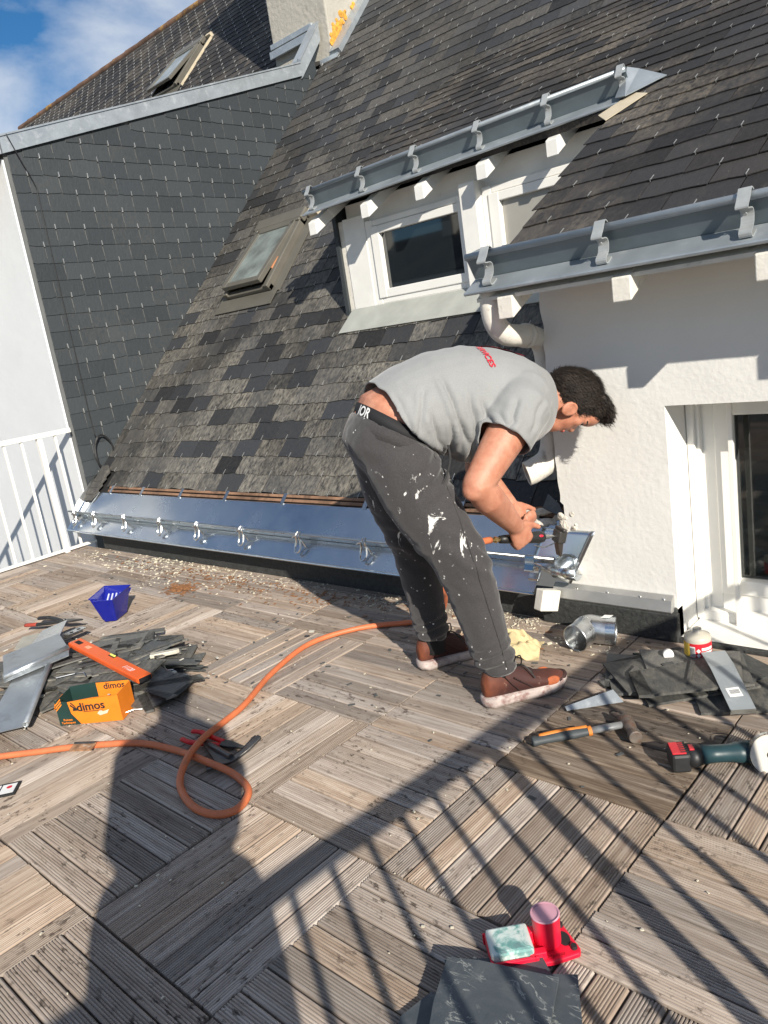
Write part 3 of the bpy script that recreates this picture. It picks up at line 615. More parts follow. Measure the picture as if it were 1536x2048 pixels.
# ================================================================== GUTTERS, PIPES, RAILINGS
def sheet_strip(mb, x0, x1, ya, yb, zfun, N, th=0.003, lift=0.0, skew=0.0, nx=1):
    for i in range(nx):
        a = x0 + (x1 - x0) * i / nx; b = x0 + (x1 - x0) * (i + 1) / nx; sa, sb = skew * (a - x0), skew * (b - x0)
        mb.prism([V((a, ya + sa, zfun(ya + sa))) + N * lift, V((b, ya + sb, zfun(ya + sb))) + N * lift, V((b, yb + sb, zfun(yb + sb))) + N * lift, V((a, yb + sa, zfun(yb + sa))) + N * lift], N * th)
def hook_me(h, wd=0.022, out=0.07):
    # bent flat strap: up the lip, curled at the top, S-bent down to the strip; local x along gutter, y up-slope, z normal
    mb = MB(); path = [(0, .012, h + .002), (0, .002, h + .015), (0, -.012, h + .010), (0, -.030, h * 1.0), (0, -.050, h * .92), (0, -.052, h * .84), (0, -.026, h * .70), (0, -.022, h * .52), (0, -.040, h * .30), (0, -.066, .022), (0, -.070, .008), (0, -.056, .004), (0, -.030, .005)]
    path = smoothpath(path, 3); n = len(path); vs = []; fs = []
    for i, p in enumerate(path):
        t = (path[min(i + 1, n - 1)] - path[max(i - 1, 0)]).normalized(); nn = V((0, -t.z, t.y)) * 0.0016
        for sx in (-wd / 2, wd / 2): vs += [V((sx, p.y, p.z)) + nn, V((sx, p.y, p.z)) - nn]
    for i in range(n - 1):
        a = i * 4; b = a + 4; fs += [(a, a + 2, b + 2, b), (a + 1, b + 1, b + 3, a + 3), (a, b, b + 1, a + 1), (a + 2, a + 3, b + 3, b + 2)]
    fs += [(0, 1, 3, 2), ((n - 1) * 4, (n - 1) * 4 + 2, (n - 1) * 4 + 3, (n - 1) * 4 + 1)]
    mb.add(vs, fs); mb.lathe([(.0, .0), (.005, .0), (.005, .004), (0, .004)], 8, Matrix.Translation((0, -.036, h * .6)) @ Matrix.Rotation(PI / 2, 4, 'X'))
    return mb.mesh('hook')
def gutter(name, label, xa, xb, y_edge, y_lip, y_top, zfun, A, N, hooks, h, mats, skew=0.0, bead=0.011, hk_h=None, endL=True, endR=False, wd=0.024, hookmat='hook_grey', xs=None):
    up = V((0, math.cos(A), math.sin(A))); t = thing(name, label, 'gutter', (xa, y_edge, zfun(y_edge)))
    xs = xs or xb; mb = MB(); sheet_strip(mb, xa, xs, y_edge, y_lip - .002, zfun, N, .004, .006, skew)
    mb.tube([V((xa, y_edge, zfun(y_edge))) + N * .006, V((xs, y_edge + skew * (xs - xa), zfun(y_edge + skew * (xs - xa)))) + N * .006], .007, 8)
    put('eave_strip', mb.mesh(), mats[0], t)
    mb = MB(); sheet_strip(mb, xa, xb, y_lip + .002, y_top, zfun, N, .003, .007, skew); put('channel_sheet', mb.mesh(), mats[3], t)
    mb = MB(); pa = V((xa, y_lip, zfun(y_lip))); yb_ = y_lip + skew * (xb - xa); pb = V((xb, yb_, zfun(yb_)))
    mb.prism([pa + N * .006, pb + N * .006, pb + N * h, pa + N * h], up * .003); put('front_lip', mb.mesh(), mats[1], t)
    mb = MB(); mb.tube([pa + N * h, pb + N * h], bead, 12); put('rolled_bead', mb.mesh(), mats[2], t, smooth=True)
    if endL:
        mb = MB(); mb.prism([pa + N * .006, pa + N * (h + .008), pa + up * .10 + N * .05, pa + up * .13 + N * .008], (-.003, 0, 0)); mb.prism([pa + N * (h + .006), pa + N * (h + .006) + V((.13, 0, 0)), pa + up * .085 + N * (h * .8) + V((.04, 0, 0)), pa + up * .085 + N * (h * .8)], N * .002)
        put('end_cap', mb.mesh(), mats[2], t)
    hm = hook_me(hk_h or h, wd); hm.materials.append(MT[hookmat])
    for x in hooks:
        y = y_lip + skew * (x - xa); put('hook', hm, None, t, frame(V((x, y, zfun(y))) + N * .008, V((1, skew, 0)), up))
    return t, pa, pb, up
MT['hook_grey'] = metal_mat('grey_hook_zinc', (0.42, 0.44, 0.44), 0.5, 0.4, 0.1, 0.02, 20, 10)
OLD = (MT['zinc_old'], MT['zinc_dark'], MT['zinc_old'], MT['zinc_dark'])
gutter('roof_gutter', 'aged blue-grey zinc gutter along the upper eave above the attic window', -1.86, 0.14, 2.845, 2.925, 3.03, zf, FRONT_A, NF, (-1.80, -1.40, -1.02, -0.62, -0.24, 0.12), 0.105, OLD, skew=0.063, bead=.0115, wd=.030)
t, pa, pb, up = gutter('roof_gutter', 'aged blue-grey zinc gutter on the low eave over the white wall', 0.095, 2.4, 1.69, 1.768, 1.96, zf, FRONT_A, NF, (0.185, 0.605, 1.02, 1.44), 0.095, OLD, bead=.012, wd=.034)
# flashing tongue at the right end of the upper gutter
ug = bpy.data.objects['roof_gutter']
y0 = 2.97; mb = MB(); mb.prism([V((.10, y0 + .01, zf(y0))) + NF * .03, V((.16, y0 - .02, zf(y0 - .02))) + NF * .03, V((.30, y0 + .09, zf(y0 + .09))) + NF * .02, V((.16, y0 + .16, zf(y0 + .16))) + NF * .06, V((.12, y0 + .14, zf(y0 + .14))) + NF * .09], NF * .003); put('end_tongue', mb.mesh(), MT['zinc_old'], ug)
mb = MB(); mb.prism([V((.06, 2.88, zf(2.88))) + NF * .012, V((.13, 2.80, zf(2.80))) + NF * .012, V((.26, 2.94, zf(2.94))) + NF * .016, V((.17, 3.0, zf(3.0))) + NF * .016], NF * .003); put('stained_flashing', mb.mesh(), MT['cream'], ug)
NEWM = (MT['zinc_new'], MT['galva'], MT['galva'], MT['zinc_new'])
ng, pa, pb, up = gutter('roof_gutter', 'shiny new zinc gutter being fitted at the foot of the slate roof', XL - .02, 0.185, 1.895, 1.985, 2.125, zr, ROOF_A, NR_, (), 0.068, NEWM, bead=.007, endL=False, xs=.105)
# loop hooks of bent wire strap on the new gutter
def loop_hook():
    mb = MB(); pts = [(0, .01, .052), (0, -.012, .056), (.0, -.018, .045)]
    for s in (-1, 1):
        p = [(s * .006, .008, .054), (s * .008, -.012, .054), (s * .010, -.024, .040), (s * .013, -.045, .030), (s * .013, -.060, .026)]
        if s < 0: a = p
        else: b = p
    path = a + [(-.009, -.072, .024), (0, -.076, .023), (.009, -.072, .024)] + b[::-1]
    mb.tube(smoothpath(path, 4), .0040, 6)
    mb.tube(smoothpath([(-.008, -.012, .054), (-.03, -.018, .044), (-.045, -.012, .030)], 3), .0034, 6); mb.tube(smoothpath([(.008, -.02, .044), (.020, -.03, .030), (.022, -.04, .012)], 3), .0034, 6)
    return mb.mesh('hook')
lh = loop_hook(); lh.transform(Matrix.Diagonal((1.5, 1.2, 1.42, 1))); lh.materials.append(MT['bright'])
for x in (-3.86, -3.56, -3.13, -2.68, -2.26, -1.82, -1.33, -0.85, -0.38):
    put('hook', lh, None, ng, frame(V((x, 1.985, zr(1.985))), (1, 0, 0), up), smooth=False)
sh = hook_me(.075, .04); sh.materials.append(MT['bright']); put('hook', sh, None, ng, frame(V((0.09, 1.980, zr(1.98))), (1, 0, 0), up))
mb = MB()
for x in (-3.62, -3.19, -2.70, -2.20, -1.65, -1.0, -0.4): mb.box((x, 0, 0), (.03, .07, .003), Matrix.Translation((0, 2.135, zr(2.135) + .018)) @ Matrix.Rotation(ROOF_A, 4, 'X'))
put('zinc_clips', mb.mesh(), MT['galva'], ng, kind='stuff')
# upstand against the neighbour wall and the folded end plate with its outlet
mb = MB(); mb.prism([(XL + .015, 1.95, .24), (XL + .015, 2.14, .42), (XL + .015, 2.20, .52), (XL + .015, 1.98, .33)], (.003, 0, 0)); mb.prism([(XL + .02, 1.90, .165), (XL + .02, 2.12, .392), (XL + .17, 2.12, .395), (XL + .06, 1.90, .168)], NR_ * .004); put('left_upstand', mb.mesh(), MT['galva'], ng)
mb = MB(); NXp = 10; A_, B_, C_, D_ = aty(1062, 1128, 1.975), aty(1142, 1168, 1.942), aty(1190, 1063, 1.972), aty(1085, 1055, 2.04); vs = []
for j in range(NXp + 1):
    for i in range(NXp + 1):
        u, v = i / NXp, j / NXp; vs.append(A_.lerp(B_, u).lerp(D_.lerp(C_, u), v) + V((0, -.004, -.002)) * math.sin(PI * u) * .4)
mb.add(vs, [(j * (NXp + 1) + i, j * (NXp + 1) + i + 1, (j + 1) * (NXp + 1) + i + 1, (j + 1) * (NXp + 1) + i) for j in range(NXp) for i in range(NXp)]); o = put('end_plate', mb.mesh(), MT['zinc_new'], ng, smooth=True); o.modifiers.new('s', 'SOLIDIFY').thickness = .003
ce = aty(1130, 1128, 1.938); Mo = frame(ce, (1, .25, .1), (-.1, .75, .7)); mb = MB(); mb.lathe([(.040, .010), (.037, .0), (.035, -.01), (.035, -.07)], 28, Mo); put('outlet', mb.mesh(), MT['galva'], ng, smooth=True)
mb = MB(); prof = []
for k in range(12):
    a = PI * 0.15 + k / 11 * PI * 1.15; prof.append((.0, 1.938 + .030 * math.cos(a), .245 - .030 * math.sin(a) * .9))
n = len(prof); vs = [(x, p[1], p[2] - .03 * (x - .12)) for x in (.185, .285) for p in prof]; mb.add(vs, [(i, i + 1, n + i + 1, n + i) for i in range(n - 1)]); o = put('curled_end', mb.mesh(), MT['zinc_new'], ng, smooth=True); o.modifiers.new('s', 'SOLIDIFY').thickness = .003
tag(put('rafter_block', MB().box((0, 0, 0), (.045, .09, .085), TR((.150, 1.915, .122), -.35, -.3)).mesh(), MT['paint_old'], bevel=0.004), 'flaking white timber end under the right end of the new gutter', 'timber block')
# ---- downpipe
dp = thing('downpipe', 'white painted downpipe bending from the low gutter to the wall corner', 'downpipe', (.17, 2.06, .6))
a = [(.155, 1.76, 1.33), (.150, 1.76, 1.27), (.150, 1.775, 1.215), (.155, 1.82, 1.175), (.163, 1.90, 1.160), (.165, 1.97, 1.150), (.165, 2.025, 1.13), (.165, 2.055, 1.08), (.165, 2.06, .98)]
put('swan_neck', MB().tube(smoothpath(a, 5), .040, 18).mesh(), MT['paint_old'], dp, smooth=True)
put('collar', MB().tube([(.164, 1.925, 1.158), (.165, 1.955, 1.153)], .045, 18).mesh(), MT['paint_old'], dp, smooth=True)
put('pipe', MB().tube([(.165, 2.06, 1.0), (.165, 2.06, .80)], .040, 18).mesh(), MT['paint_old'], dp, smooth=True)
mb = MB(); pth = smoothpath([(.165, 2.06, .82), (.165, 2.055, .74), (.150, 2.035, .67), (.110, 1.99, .635), (.085, 1.965, .625)], 5); mb.tube(pth, .045, 18, cap=False); o = put('cut_shoe', mb.mesh(), MT['paint_old'], dp, smooth=True); o.modifiers.new('s', 'SOLIDIFY').thickness = .004
# ---- black cable on the slate wall
mb = MB(); xw = XL + .012
mb.tube(smoothpath([(xw + .02, 2.13, 2.95), (xw + .004, 2.20, 2.78), (xw, 2.262, 2.62), (xw, 2.265, 2.5), (xw, 2.262, 1.9), (xw, 2.262, 1.3), (xw, 2.26, .95), (xw + .01, 2.26, .80)], 5), .0035, 6)
lp = []
for k in range(64):
    a = k / 63 * 2 * PI * 2.5 + PI / 2; lp.append((xw + .02 + .004 * math.sin(k), 2.30 + .075 * math.cos(a) + .006 * math.sin(k * .7), .66 + .135 * math.sin(a) + .006 * math.cos(k * .5)))
lp += [(xw + .03, 2.36, .58), (xw + .05, 2.38, .54)]
mb.tube(lp, .0055, 6); tag(put('cable_coil', mb.mesh(), MT['cable'], smooth=True), 'thin black cable running down the slate clad wall into a hanging coil', 'cable')

# ---- railings
def railing(name, label, p0, p1, h, n_bal, posts, balw=.016, railw=.05, railh=.035, pitch=None, phase=0.0, bot=.06):
    p0, p1 = V(p0), V(p1); d = (p1 - p0); Ln = d.length; d.normalize(); t = thing(name, label, 'railing', p0)
    put('top_rail', MB().bar(p0 + V((0, 0, h)), p1 + V((0, 0, h)), railw, railh).mesh(), MT['rail'], t, bevel=.004)
    put('bottom_rail', MB().bar(p0 + V((0, 0, bot)), p1 + V((0, 0, bot)), .03, .02).mesh(), MT['rail'], t, bevel=.003)
    bm = MB().box((0, 0, (h - .01 + bot) / 2), (balw, balw, h - bot - .03)).mesh('baluster'); bm.materials.append(MT['rail'])
    pm = MB().box((0, 0, h / 2 - .01), (.035, .035, h - .02)).mesh('post'); pm.materials.append(MT['rail']); s = phase
    while s < Ln:
        if all(abs(s - q) > .05 for q in posts): put('baluster', bm, None, t, Matrix.Translation(p0 + d * s))
        s += pitch
    for q in posts: put('post', pm, None, t, Matrix.Translation(p0 + d * q))
railing('railing', 'white metal railing at the far left edge of the deck against the white wall', (-3.925, -2.0, 0), (-3.925, 2.07, 0), .885, 0, (.02, 1.5, 3.0, 3.83), pitch=.125, phase=.075, bot=.02)
railing('railing', 'white railing along the near side of the deck, known by its striped shadow', (1.96, -1.8, 0), (2.36, 2.0, 0), 1.0, 0, (.02, 1.9), pitch=.1205, phase=.0775, railw=.046, railh=.040, balw=.016)
# ================================================================== PEOPLE
def skin_mat():
    t = NT('skin'); p = t.pos(); n = t.noise(p, 14, 5, .6); f = t.noise(p, 210, 3); v2 = t.noise(p, 45, 5, .65)
    c = t.ramp(t.math('ADD', t.math('MULTIPLY', n, .6), t.math('MULTIPLY', v2, .4)), [(.33, (.38, .14, .082)), (.52, (.48, .21, .13)), (.68, (.57, .28, .185))])
    t.b.inputs['Subsurface Weight'].default_value = .12; t.b.inputs['Subsurface Radius'].default_value = (.012, .005, .003)
    return t.set_b(Base_Color=c, Roughness=t.math('ADD', .42, t.math('MULTIPLY', v2, .25)), Normal=t.bump(t.math('ADD', f, v2), .22, .003))
MT['skin'] = skin_mat()
def hair_mat():
    t = NT('dark_brown_hair'); o = t.objc(); st = t.noise(t.map(o, (14, 120, 120)), 1.0, 5, .7, .4); c = t.ramp(st, [(.35, (.008, .006, .005)), (.7, (.035, .024, .018))])
    t.b.inputs['Specular IOR Level'].default_value = .3
    return t.set_b(Base_Color=c, Roughness=.55, Normal=t.bump(st, 1.0, .006))
def cloth_mat(name, c, melange=.25, scale=260, splat=None, rough=.9, fold=0.0):
    t = NT(name); p = t.pos(); n = t.noise(p, scale, 3, .7); b = t.noise(p, 7, 4)
    cc = t.ramp(n, [(.3, tuple(x * (1 - melange) for x in c)), (.7, tuple(x * (1 + melange) for x in c))]); cc = t.hsv(cc, t.math('ADD', .88, t.math('MULTIPLY', b, .24)))
    if splat:
        o = t.objc(); area = t.step(t.noise(o, 5.0, 3), .50, .62)
        dots = t.step(t.n('ShaderNodeTexVoronoi', {'Vector': t.shift(o, 0.0), 'Scale': 42.0, 'Randomness': 1.0}).outputs['Distance'], .17, .12)
        pick = t.step(t.noise(o, 60, 1), .55, .58); dots = t.math('MULTIPLY', dots, pick)
        sm = t.step(t.noise(t.map(o, (1.0, 1.0, .55), (.3, .5, 0)), 19, 5, .65, 1.1), .63, .67)
        z = t.n('ShaderNodeSeparateXYZ', {0: o}).outputs[2]; zone = t.math('MULTIPLY', t.step(z, .42, .52), t.step(z, .86, .78))
        sm = t.math('MULTIPLY', sm, zone); mk = t.math('MAXIMUM', t.math('MULTIPLY', dots, .8), sm, clamp=True); cc = t.mix(mk, cc, (.74, .73, .70))
    t.b.inputs['Sheen Weight'].default_value = .25; t.b.inputs['Specular IOR Level'].default_value = .15
    h = t.math('ADD', t.math('MULTIPLY', n, .2), t.noise(p, 26, 4, .6))
    return t.set_b(Base_Color=cc, Roughness=rough, Normal=t.bump(h, .3, .004))
MT['tee'] = cloth_mat('heather_grey_cotton', (.262, .267, .265), .12, 420)
MT['trousers'] = cloth_mat('charcoal_jersey', (.052, .049, .050), .30, 330, True)
MT['hair'] = hair_mat()
MT['red_print'] = simple('red_print', (.62, .02, .04), .7, 0, .15, 60)
MT['white_print'] = simple('white_print', (.8, .8, .78), .7)
def fold(me, fn):
    me.update(); ns = [v.normal.copy() for v in me.vertices]
    for v, n in zip(me.vertices, ns): v.co = v.co + n * fn(v.co, n)
    me.update()
def soften_edges(me, it=14):                     # even out hems and cuffs
    bm = bmesh.new(); bm.from_mesh(me)
    bmesh.ops.delete(bm, geom=[v for v in bm.verts if not v.link_faces], context='VERTS')
    nb_ = {v: [e.other_vert(v) for e in v.link_edges if e.is_boundary] for v in bm.verts if v.is_boundary}
    for _ in range(it):
        new = {v: (sum((o.co for o in n), V()) / len(n)) * .6 + v.co * .4 for v, n in nb_.items() if len(n) == 2}
        for v, c in new.items(): v.co = c
    bm.to_mesh(me); bm.free(); me.polygons.foreach_set('use_smooth', [True] * len(me.polygons)); me.update()
man = thing('person', 'man bending at the waist in grey t-shirt and paint-splashed charcoal joggers, holding a soldering torch', 'person', (.0855, 1.325, 0), math.atan2(.8285, .56))
PM = W[man.name]
def seg(mb, pts, rs, n=18):                      # rounded limb
    pts = [V(p) for p in pts]; d0 = (pts[0] - pts[1]).normalized(); d1 = (pts[-1] - pts[-2]).normalized()
    P = [pts[0] + d0 * rs[0] * .8, pts[0] + d0 * rs[0] * .5] + pts + [pts[-1] + d1 * rs[-1] * .5, pts[-1] + d1 * rs[-1] * .8]
    mb.tube(P, [rs[0] * .5, rs[0] * .85] + list(rs) + [rs[-1] * .85, rs[-1] * .5], n); return mb
# --- skin: head, neck, arms, hands, lower back, ankles
b = MB()
HC = V((.597, 0, .938))
b.ball(HC, (.112, .077, .097)); b.ball((.575, 0, .958), (.092, .075, .085)); b.ball((.548, 0, .892), (.078, .058, .060)); b.ball((.505, 0, .868), (.040, .040, .036)); b.ball((.492, 0, .850), (.020, .022, .018))
b.ball((.648, 0, .872), (.048, .058, .040)); b.ball((.615, -.030, .862), (.016, .022, .018)); b.ball((.615, .030, .862), (.016, .022, .018))
b.ball((.578, -.038, .868), (.028, .022, .022)); b.ball((.578, .038, .868), (.028, .022, .022))
seg(b, [(.598, 0, .846), (.582, 0, .836), (.571, 0, .830)], [.008, .010, .012], 10); b.ball((.566, -.010, .838), (.009, .008, .010)); b.ball((.566, .010, .838), (.009, .008, .010))
b.ball((.540, 0, .842), (.010, .022, .012)); b.ball((.526, 0, .842), (.009, .020, .012))
seg(b, [(.40, 0, .955), (.46, 0, .950), (.53, 0, .935)], [.070, .062, .058])
seg(b, [(.535, -.075, .915), (.520, -.082, .918), (.508, -.080, .908)], [.012, .014, .010], 10)
# ear
for s in (-1, 1):
    ear = [(.530 + .030 * math.cos(a), s * (.082 + .006 * math.sin(a)), .913 + .020 * math.sin(a)) for a in [k / 14 * 2 * PI for k in range(14)]]
    b.tube(ear, .0065, 8, closed=True); b.ball((.528, s * .078, .912), (.024, .006, .015)); b.ball((.503, s * .079, .905), (.009, .007, .009))
# right arm
SR, ER, WR = V((.315, -.185, .965)), V((.105, -.265, .760)), V((.262, -.130, .572))
seg(b, [SR, SR.lerp(ER, .35), SR.lerp(ER, .7), ER], [.068, .066, .056, .048])
seg(b, [ER, ER.lerp(WR, .25) + V((0, -.006, -.006)), ER.lerp(WR, .6), WR], [.047, .051, .044, .031])
b.ball(ER + V((-.018, -.006, -.012)), .034)
# left arm
SL_, EL, WL = V((.330, .185, .955)), V((.285, .235, .705)), V((.335, .085, .592))
seg(b, [SL_, SL_.lerp(EL, .5), EL], [.062, .056, .045]); seg(b, [EL, EL.lerp(WL, .3), WL], [.044, .046, .030])
def hand(b, wrist, d, up, side, curls, scale=1.0, spread=.006):
    d = V(d).normalized(); side = V(side).normalized(); up = d.cross(side).normalized() * (1 if d.cross(side).dot(V(up)) > 0 else -1)
    w0 = V(wrist); k = scale
    b.loft([(w0 - d * .01, side * .026 * k, up * .020 * k), (w0 + d * .025, side * .034 * k, up * .020 * k), (w0 + d * .06, side * .041 * k, up * .018 * k), (w0 + d * .088, side * .040 * k, up * .014 * k)], 14)
    for i, (ln, r) in enumerate(((.074, .0092), (.082, .0096), (.076, .0092), (.060, .0082))):
        off = side * (.030 - i * .0203) * k; p = w0 + d * .080 + off; a = 0.0; pts = [p]; l3 = (.45, .31, .24)
        for j in range(3):
            a += curls[i][j]; dirv = d * math.cos(a) - up * math.sin(a); p = p + dirv * ln * l3[j] * k; pts.append(p)
        seg(b, [w0 + d * .062 + off * .9] + pts, [r * 1.05 * k, r * 1.08 * k, r * k, r * .95 * k, r * .85 * k], 10)
    return d, up, side
TAX = V((.95, .22, -.20)).normalized()
cur = [(1.15, 1.45, .9), (1.2, 1.5, .95), (1.2, 1.5, .95), (1.2, 1.5, 1.0)]
hd = V((.45, .25, -.86)).normalized(); d, u_, s_ = hand(b, WR, hd, (.19, -.97, -.18), TAX - hd * TAX.dot(hd), cur)
# thumb of the right hand leaves the side of the palm and lies along the handle
tb = WR + d * .030 + s_ * .036 - u_ * .006
seg(b, [WR + d * .018 + s_ * .018, tb, tb + TAX * .030 + d * .008 - u_ * .006, tb + TAX * .052 + d * .020 - u_ * .006], [.016, .0140, .0120, .0095], 10)
hd2 = V((.40, -.30, -.86)).normalized(); d2, u2, s2 = hand(b, WL, hd2, (0, 1, 0), TAX - hd2 * TAX.dot(hd2), [(1.0, 1.3, .8)] * 4)
tb2 = WL + d2 * .030 + s2 * .036 - u2 * .006; seg(b, [WL + d2 * .018 + s2 * .018, tb2, tb2 + TAX * .025 + d2 * .010, tb2 + TAX * .045 + d2 * .022], [.015, .013, .011, .009], 10)
# torso core, lower back and legs inside the clothes so that the body is one figure
def ringsz(lst):
    out_ = []
    for (bs, bz), (fs_, fz), hw in lst:
        c = V(((bs + fs_) / 2, 0, (bz + fz) / 2)); h = V(((bs - fs_) / 2, 0, (bz - fz) / 2)); out_.append((c, V((0, hw, 0)), h))
    return out_
b.loft(ringsz([((-.200, .985), (.00, .80), .150), ((-.150, 1.064), (.045, .88), .158), ((-.03, 1.105), (.10, .87), .155), ((.10, 1.135), (.17, .86), .16), ((.22, 1.135), (.25, .85), .17), ((.33, 1.105), (.33, .85), .17), ((.41, 1.05), (.40, .87), .12)]), 24)
RA, RK, RH = V((.128, -.180, .10)), V((.058, -.172, .495)), V((-.085, -.095, .825))
LA, LK, LH = V((.020, .200, .10)), V((-.010, .165, .470)), V((-.085, .095, .825))
for A_, K_, H_ in ((RA, RK, RH), (LA, LK, LH)): seg(b, [H_, H_.lerp(K_, .5), K_, K_.lerp(A_, .3), A_], [.085, .075, .055, .052, .036])
body = remesh(b, .0062, 3)
def headwarp(me):                                # chin tucked towards the chest
    for v in me.vertices:
        p = v.co
        if p.x > .46 and p.z > .78 and abs(p.y) < .13:
            k = p.x - .46; p.x = .46 + k * .88; p.z -= .035 * k; p.y *= 1 - .04 * min(1, k / .06)
    me.update()
headwarp(body)
put('body', body, MT['skin'], man, PM, smooth=True)
# facial details
eyem = simple('eye_dark', (.03, .02, .018), .3)
for s in (-1, 1): me = MB().ball((.600, s * .033, .8515), (.006, .012, .006), 10, 6).mesh(); headwarp(me); put('eye', me, eyem, man, PM, smooth=True)
for s in (-1, 1): me = MB().tube([(.618, s * .012, .846), (.622, s * .032, .847), (.616, s * .052, .858)], [.004, .005, .003], 6).mesh(); headwarp(me); put('eyebrow', me, MT['hair'], man, PM)
me = MB().ball((.533, 0, .8325), (.0065, .020, .006), 12, 6).mesh(); headwarp(me); put('lips', me, simple('lip', (.42, .12, .09), .45), man, PM, smooth=True)
# --- hair: shell over crown, back and sides, with a longer fringe
hb = MB(); hb.ball(HC + V((.004, 0, .003)), (.117, .0825, .102), 30, 20); hb.ball((.578, 0, .962), (.095, .080, .086), 30, 20); hb.ball((.660, 0, .900), (.060, .068, .055), 24, 14)
for k in range(9):
    l = (k - 4) * .014; seg(hb, [(.690, l * .9, .93), (.712, l, .890), (.708, l * 1.05, .862), (.694, l * 1.1, .846)], [.020, .018, .014, .008], 8)
hm = remesh(hb, .007, 2); bm = bmesh.new(); bm.from_mesh(hm)
def is_hair(p):
    s, l, z = p
    edge = [(.40, 1.0), (.485, .985), (.507, .955), (.520, .938), (.552, .932), (.566, .905), (.578, .885), (.592, .893), (.625, .883), (.655, .868), (.690, .838), (.74, .82)]
    lim = edge[0][1]
    for (a, za), (c, zc) in zip(edge, edge[1:]):
        if a <= s <= c: lim = za + (zc - za) * (s - a) / (c - a)
    return z > lim
bmesh.ops.delete(bm, geom=[f for f in bm.faces if not is_hair(f.calc_center_median())], context='FACES')
bm.to_mesh(hm); bm.free()
fold(hm, lambda p, n: .002 * noise.noise(V((p.x * 18, p.y * 60, p.z * 60))) + .0015 * noise.noise(V((p.x * 50, p.y * 130, p.z * 130))))
headwarp(hm); hair_o = put('hair', hm, MT['hair'], man, PM, smooth=True); hair_o.modifiers.new('s', 'SOLIDIFY').thickness = .008
rh_ = random.Random(8); st_ = MB(); nv = len(hm.vertices)
for k in range(7000):
    v = hm.vertices[rh_.randrange(nv)]; n_ = v.normal; comb = V((.55, .25 * (1 if v.co.y > 0 else -1), -.75)); tn = comb - n_ * comb.dot(n_); tn = (tn.normalized() + V((rh_.gauss(0, .16), rh_.gauss(0, .16), rh_.gauss(0, .16)))).normalized(); ln_ = rh_.uniform(.012, .024) * (1.3 if v.co.x > .64 else .8)
    p0 = v.co + n_ * .001 + V((rh_.gauss(0, .002), rh_.gauss(0, .002), rh_.gauss(0, .002))); p1 = p0 + tn * ln_ * .5 + n_ * ln_ * .09; p2 = p0 + tn * ln_ + n_ * ln_ * .03; sd2 = tn.cross(n_).normalized() * .0009
    st_.add([p0 - sd2, p0 + sd2, p1 + sd2 * .8, p1 - sd2 * .8, p2], [(0, 1, 2, 3), (3, 2, 4)])
put('hair_strands', st_.mesh(), MT['hair'], hair_o, PM, kind='stuff')
# --- t-shirt
tb_ = MB()
tb_.loft(ringsz([((-.185, 1.050), (.075, .835), .192), ((-.145, 1.085), (.085, .850), .192), ((-.045, 1.130), (.105, .835), .190), ((.075, 1.161), (.135, .800), .192), ((.197, 1.165), (.180, .785), .198), ((.316, 1.138), (.265, .790), .205), ((.395, 1.102), (.352, .800), .190), ((.450, 1.065), (.415, .815), .135), ((.490, 1.030), (.462, .842), .085)]), 32)
for s, S_, E_ in ((-1, SR, ER), (1, SL_, EL)):
    d_ = (E_ - S_).normalized(); e = S_ + d_ * .135
    seg(tb_, [S_ + V((.03, -s * .06, .02)), S_ + d_ * .02, S_ + d_ * .08, e], [.085, .090, .086, .082])
tm = remesh(tb_, .0060, 6)
CREASE = [((.074, 1.061), (.112, .885), .0095), ((.179, .984), (.190, .870), .010), ((.013, .976), (.034, .895), .009), ((.223, .923), (.262, .985), .008), ((.076, .944), (.086, .815), .009), ((.142, 1.009), (.150, .86), .007), ((.003, 1.048), (-.030, .95), .006), ((.205, .95), (.225, .86), .008), ((-.076, 1.046), (-.055, .945), .005), ((.11, .93), (.16, .80), .008), ((.29, .90), (.34, .97), .006)]
def tfold(p, n):
    s, l, z = p.x, p.y, p.z; low = max(0.0, min(1.0, (1.12 - z) / .15)); w_ = 0
    if abs(l) > .06:
        for (s0, z0), (s1, z1), A in CREASE:
            dx, dz = s1 - s0, z1 - z0; L_ = math.hypot(dx, dz); t = ((s - s0) * dx + (z - z0) * dz) / L_ / L_; dd = ((s - s0) * dz - (z - z0) * dx) / L_ + .006 * noise.noise(V((t * 3, s0 * 40, 1)))
            if -.25 < t < 1.25:
                fd = min(1, (t + .25) / .3, (1.25 - t) / .3); q = dd / .0085; w_ += A * fd * (-math.exp(-q * q) + .75 * math.exp(-(q - 1.7) ** 2) + .35 * math.exp(-(q + 1.9) ** 2 / 1.5))
    w_ += .006 * low * (.35 - abs(noise.noise(V((s * 13 + z * 7, l * 6, z * 4))))) + .0016 * noise.noise(V((s * 38, l * 24, z * 24)))
    return w_
fold(tm, tfold)
bm = bmesh.new(); bm.from_mesh(tm)
def cut_tee(p):
    s, l, z = p
    hem = -.122 + (1.085 - z) * .60 + .012 * noise.noise(V((l * 14, z * 14, 0))) + .012 * math.sin(l * 40)
    if z < 1.10 and s < min(hem, .085 + .03 * noise.noise(V((s * 20, l * 9, z * 9)))): return True
    if s < -.118 + .01 * noise.noise(V((l * 9, 0, z * 9))): return True
    if s > .478 - .02 * (1.03 - z): return True
    for S_, E_ in ((SR, ER), (SL_, EL)):
        d_ = (E_ - S_).normalized(); q = (p - S_).dot(d_); rad = ((p - S_) - d_ * q).length
        if q > .128 + .008 * noise.noise(p * 12) and rad < .115 and (l / .196) ** 2 + ((z - .972) / .185) ** 2 > 1.28 and abs(l) > .15 and s > .08: return True
    return False
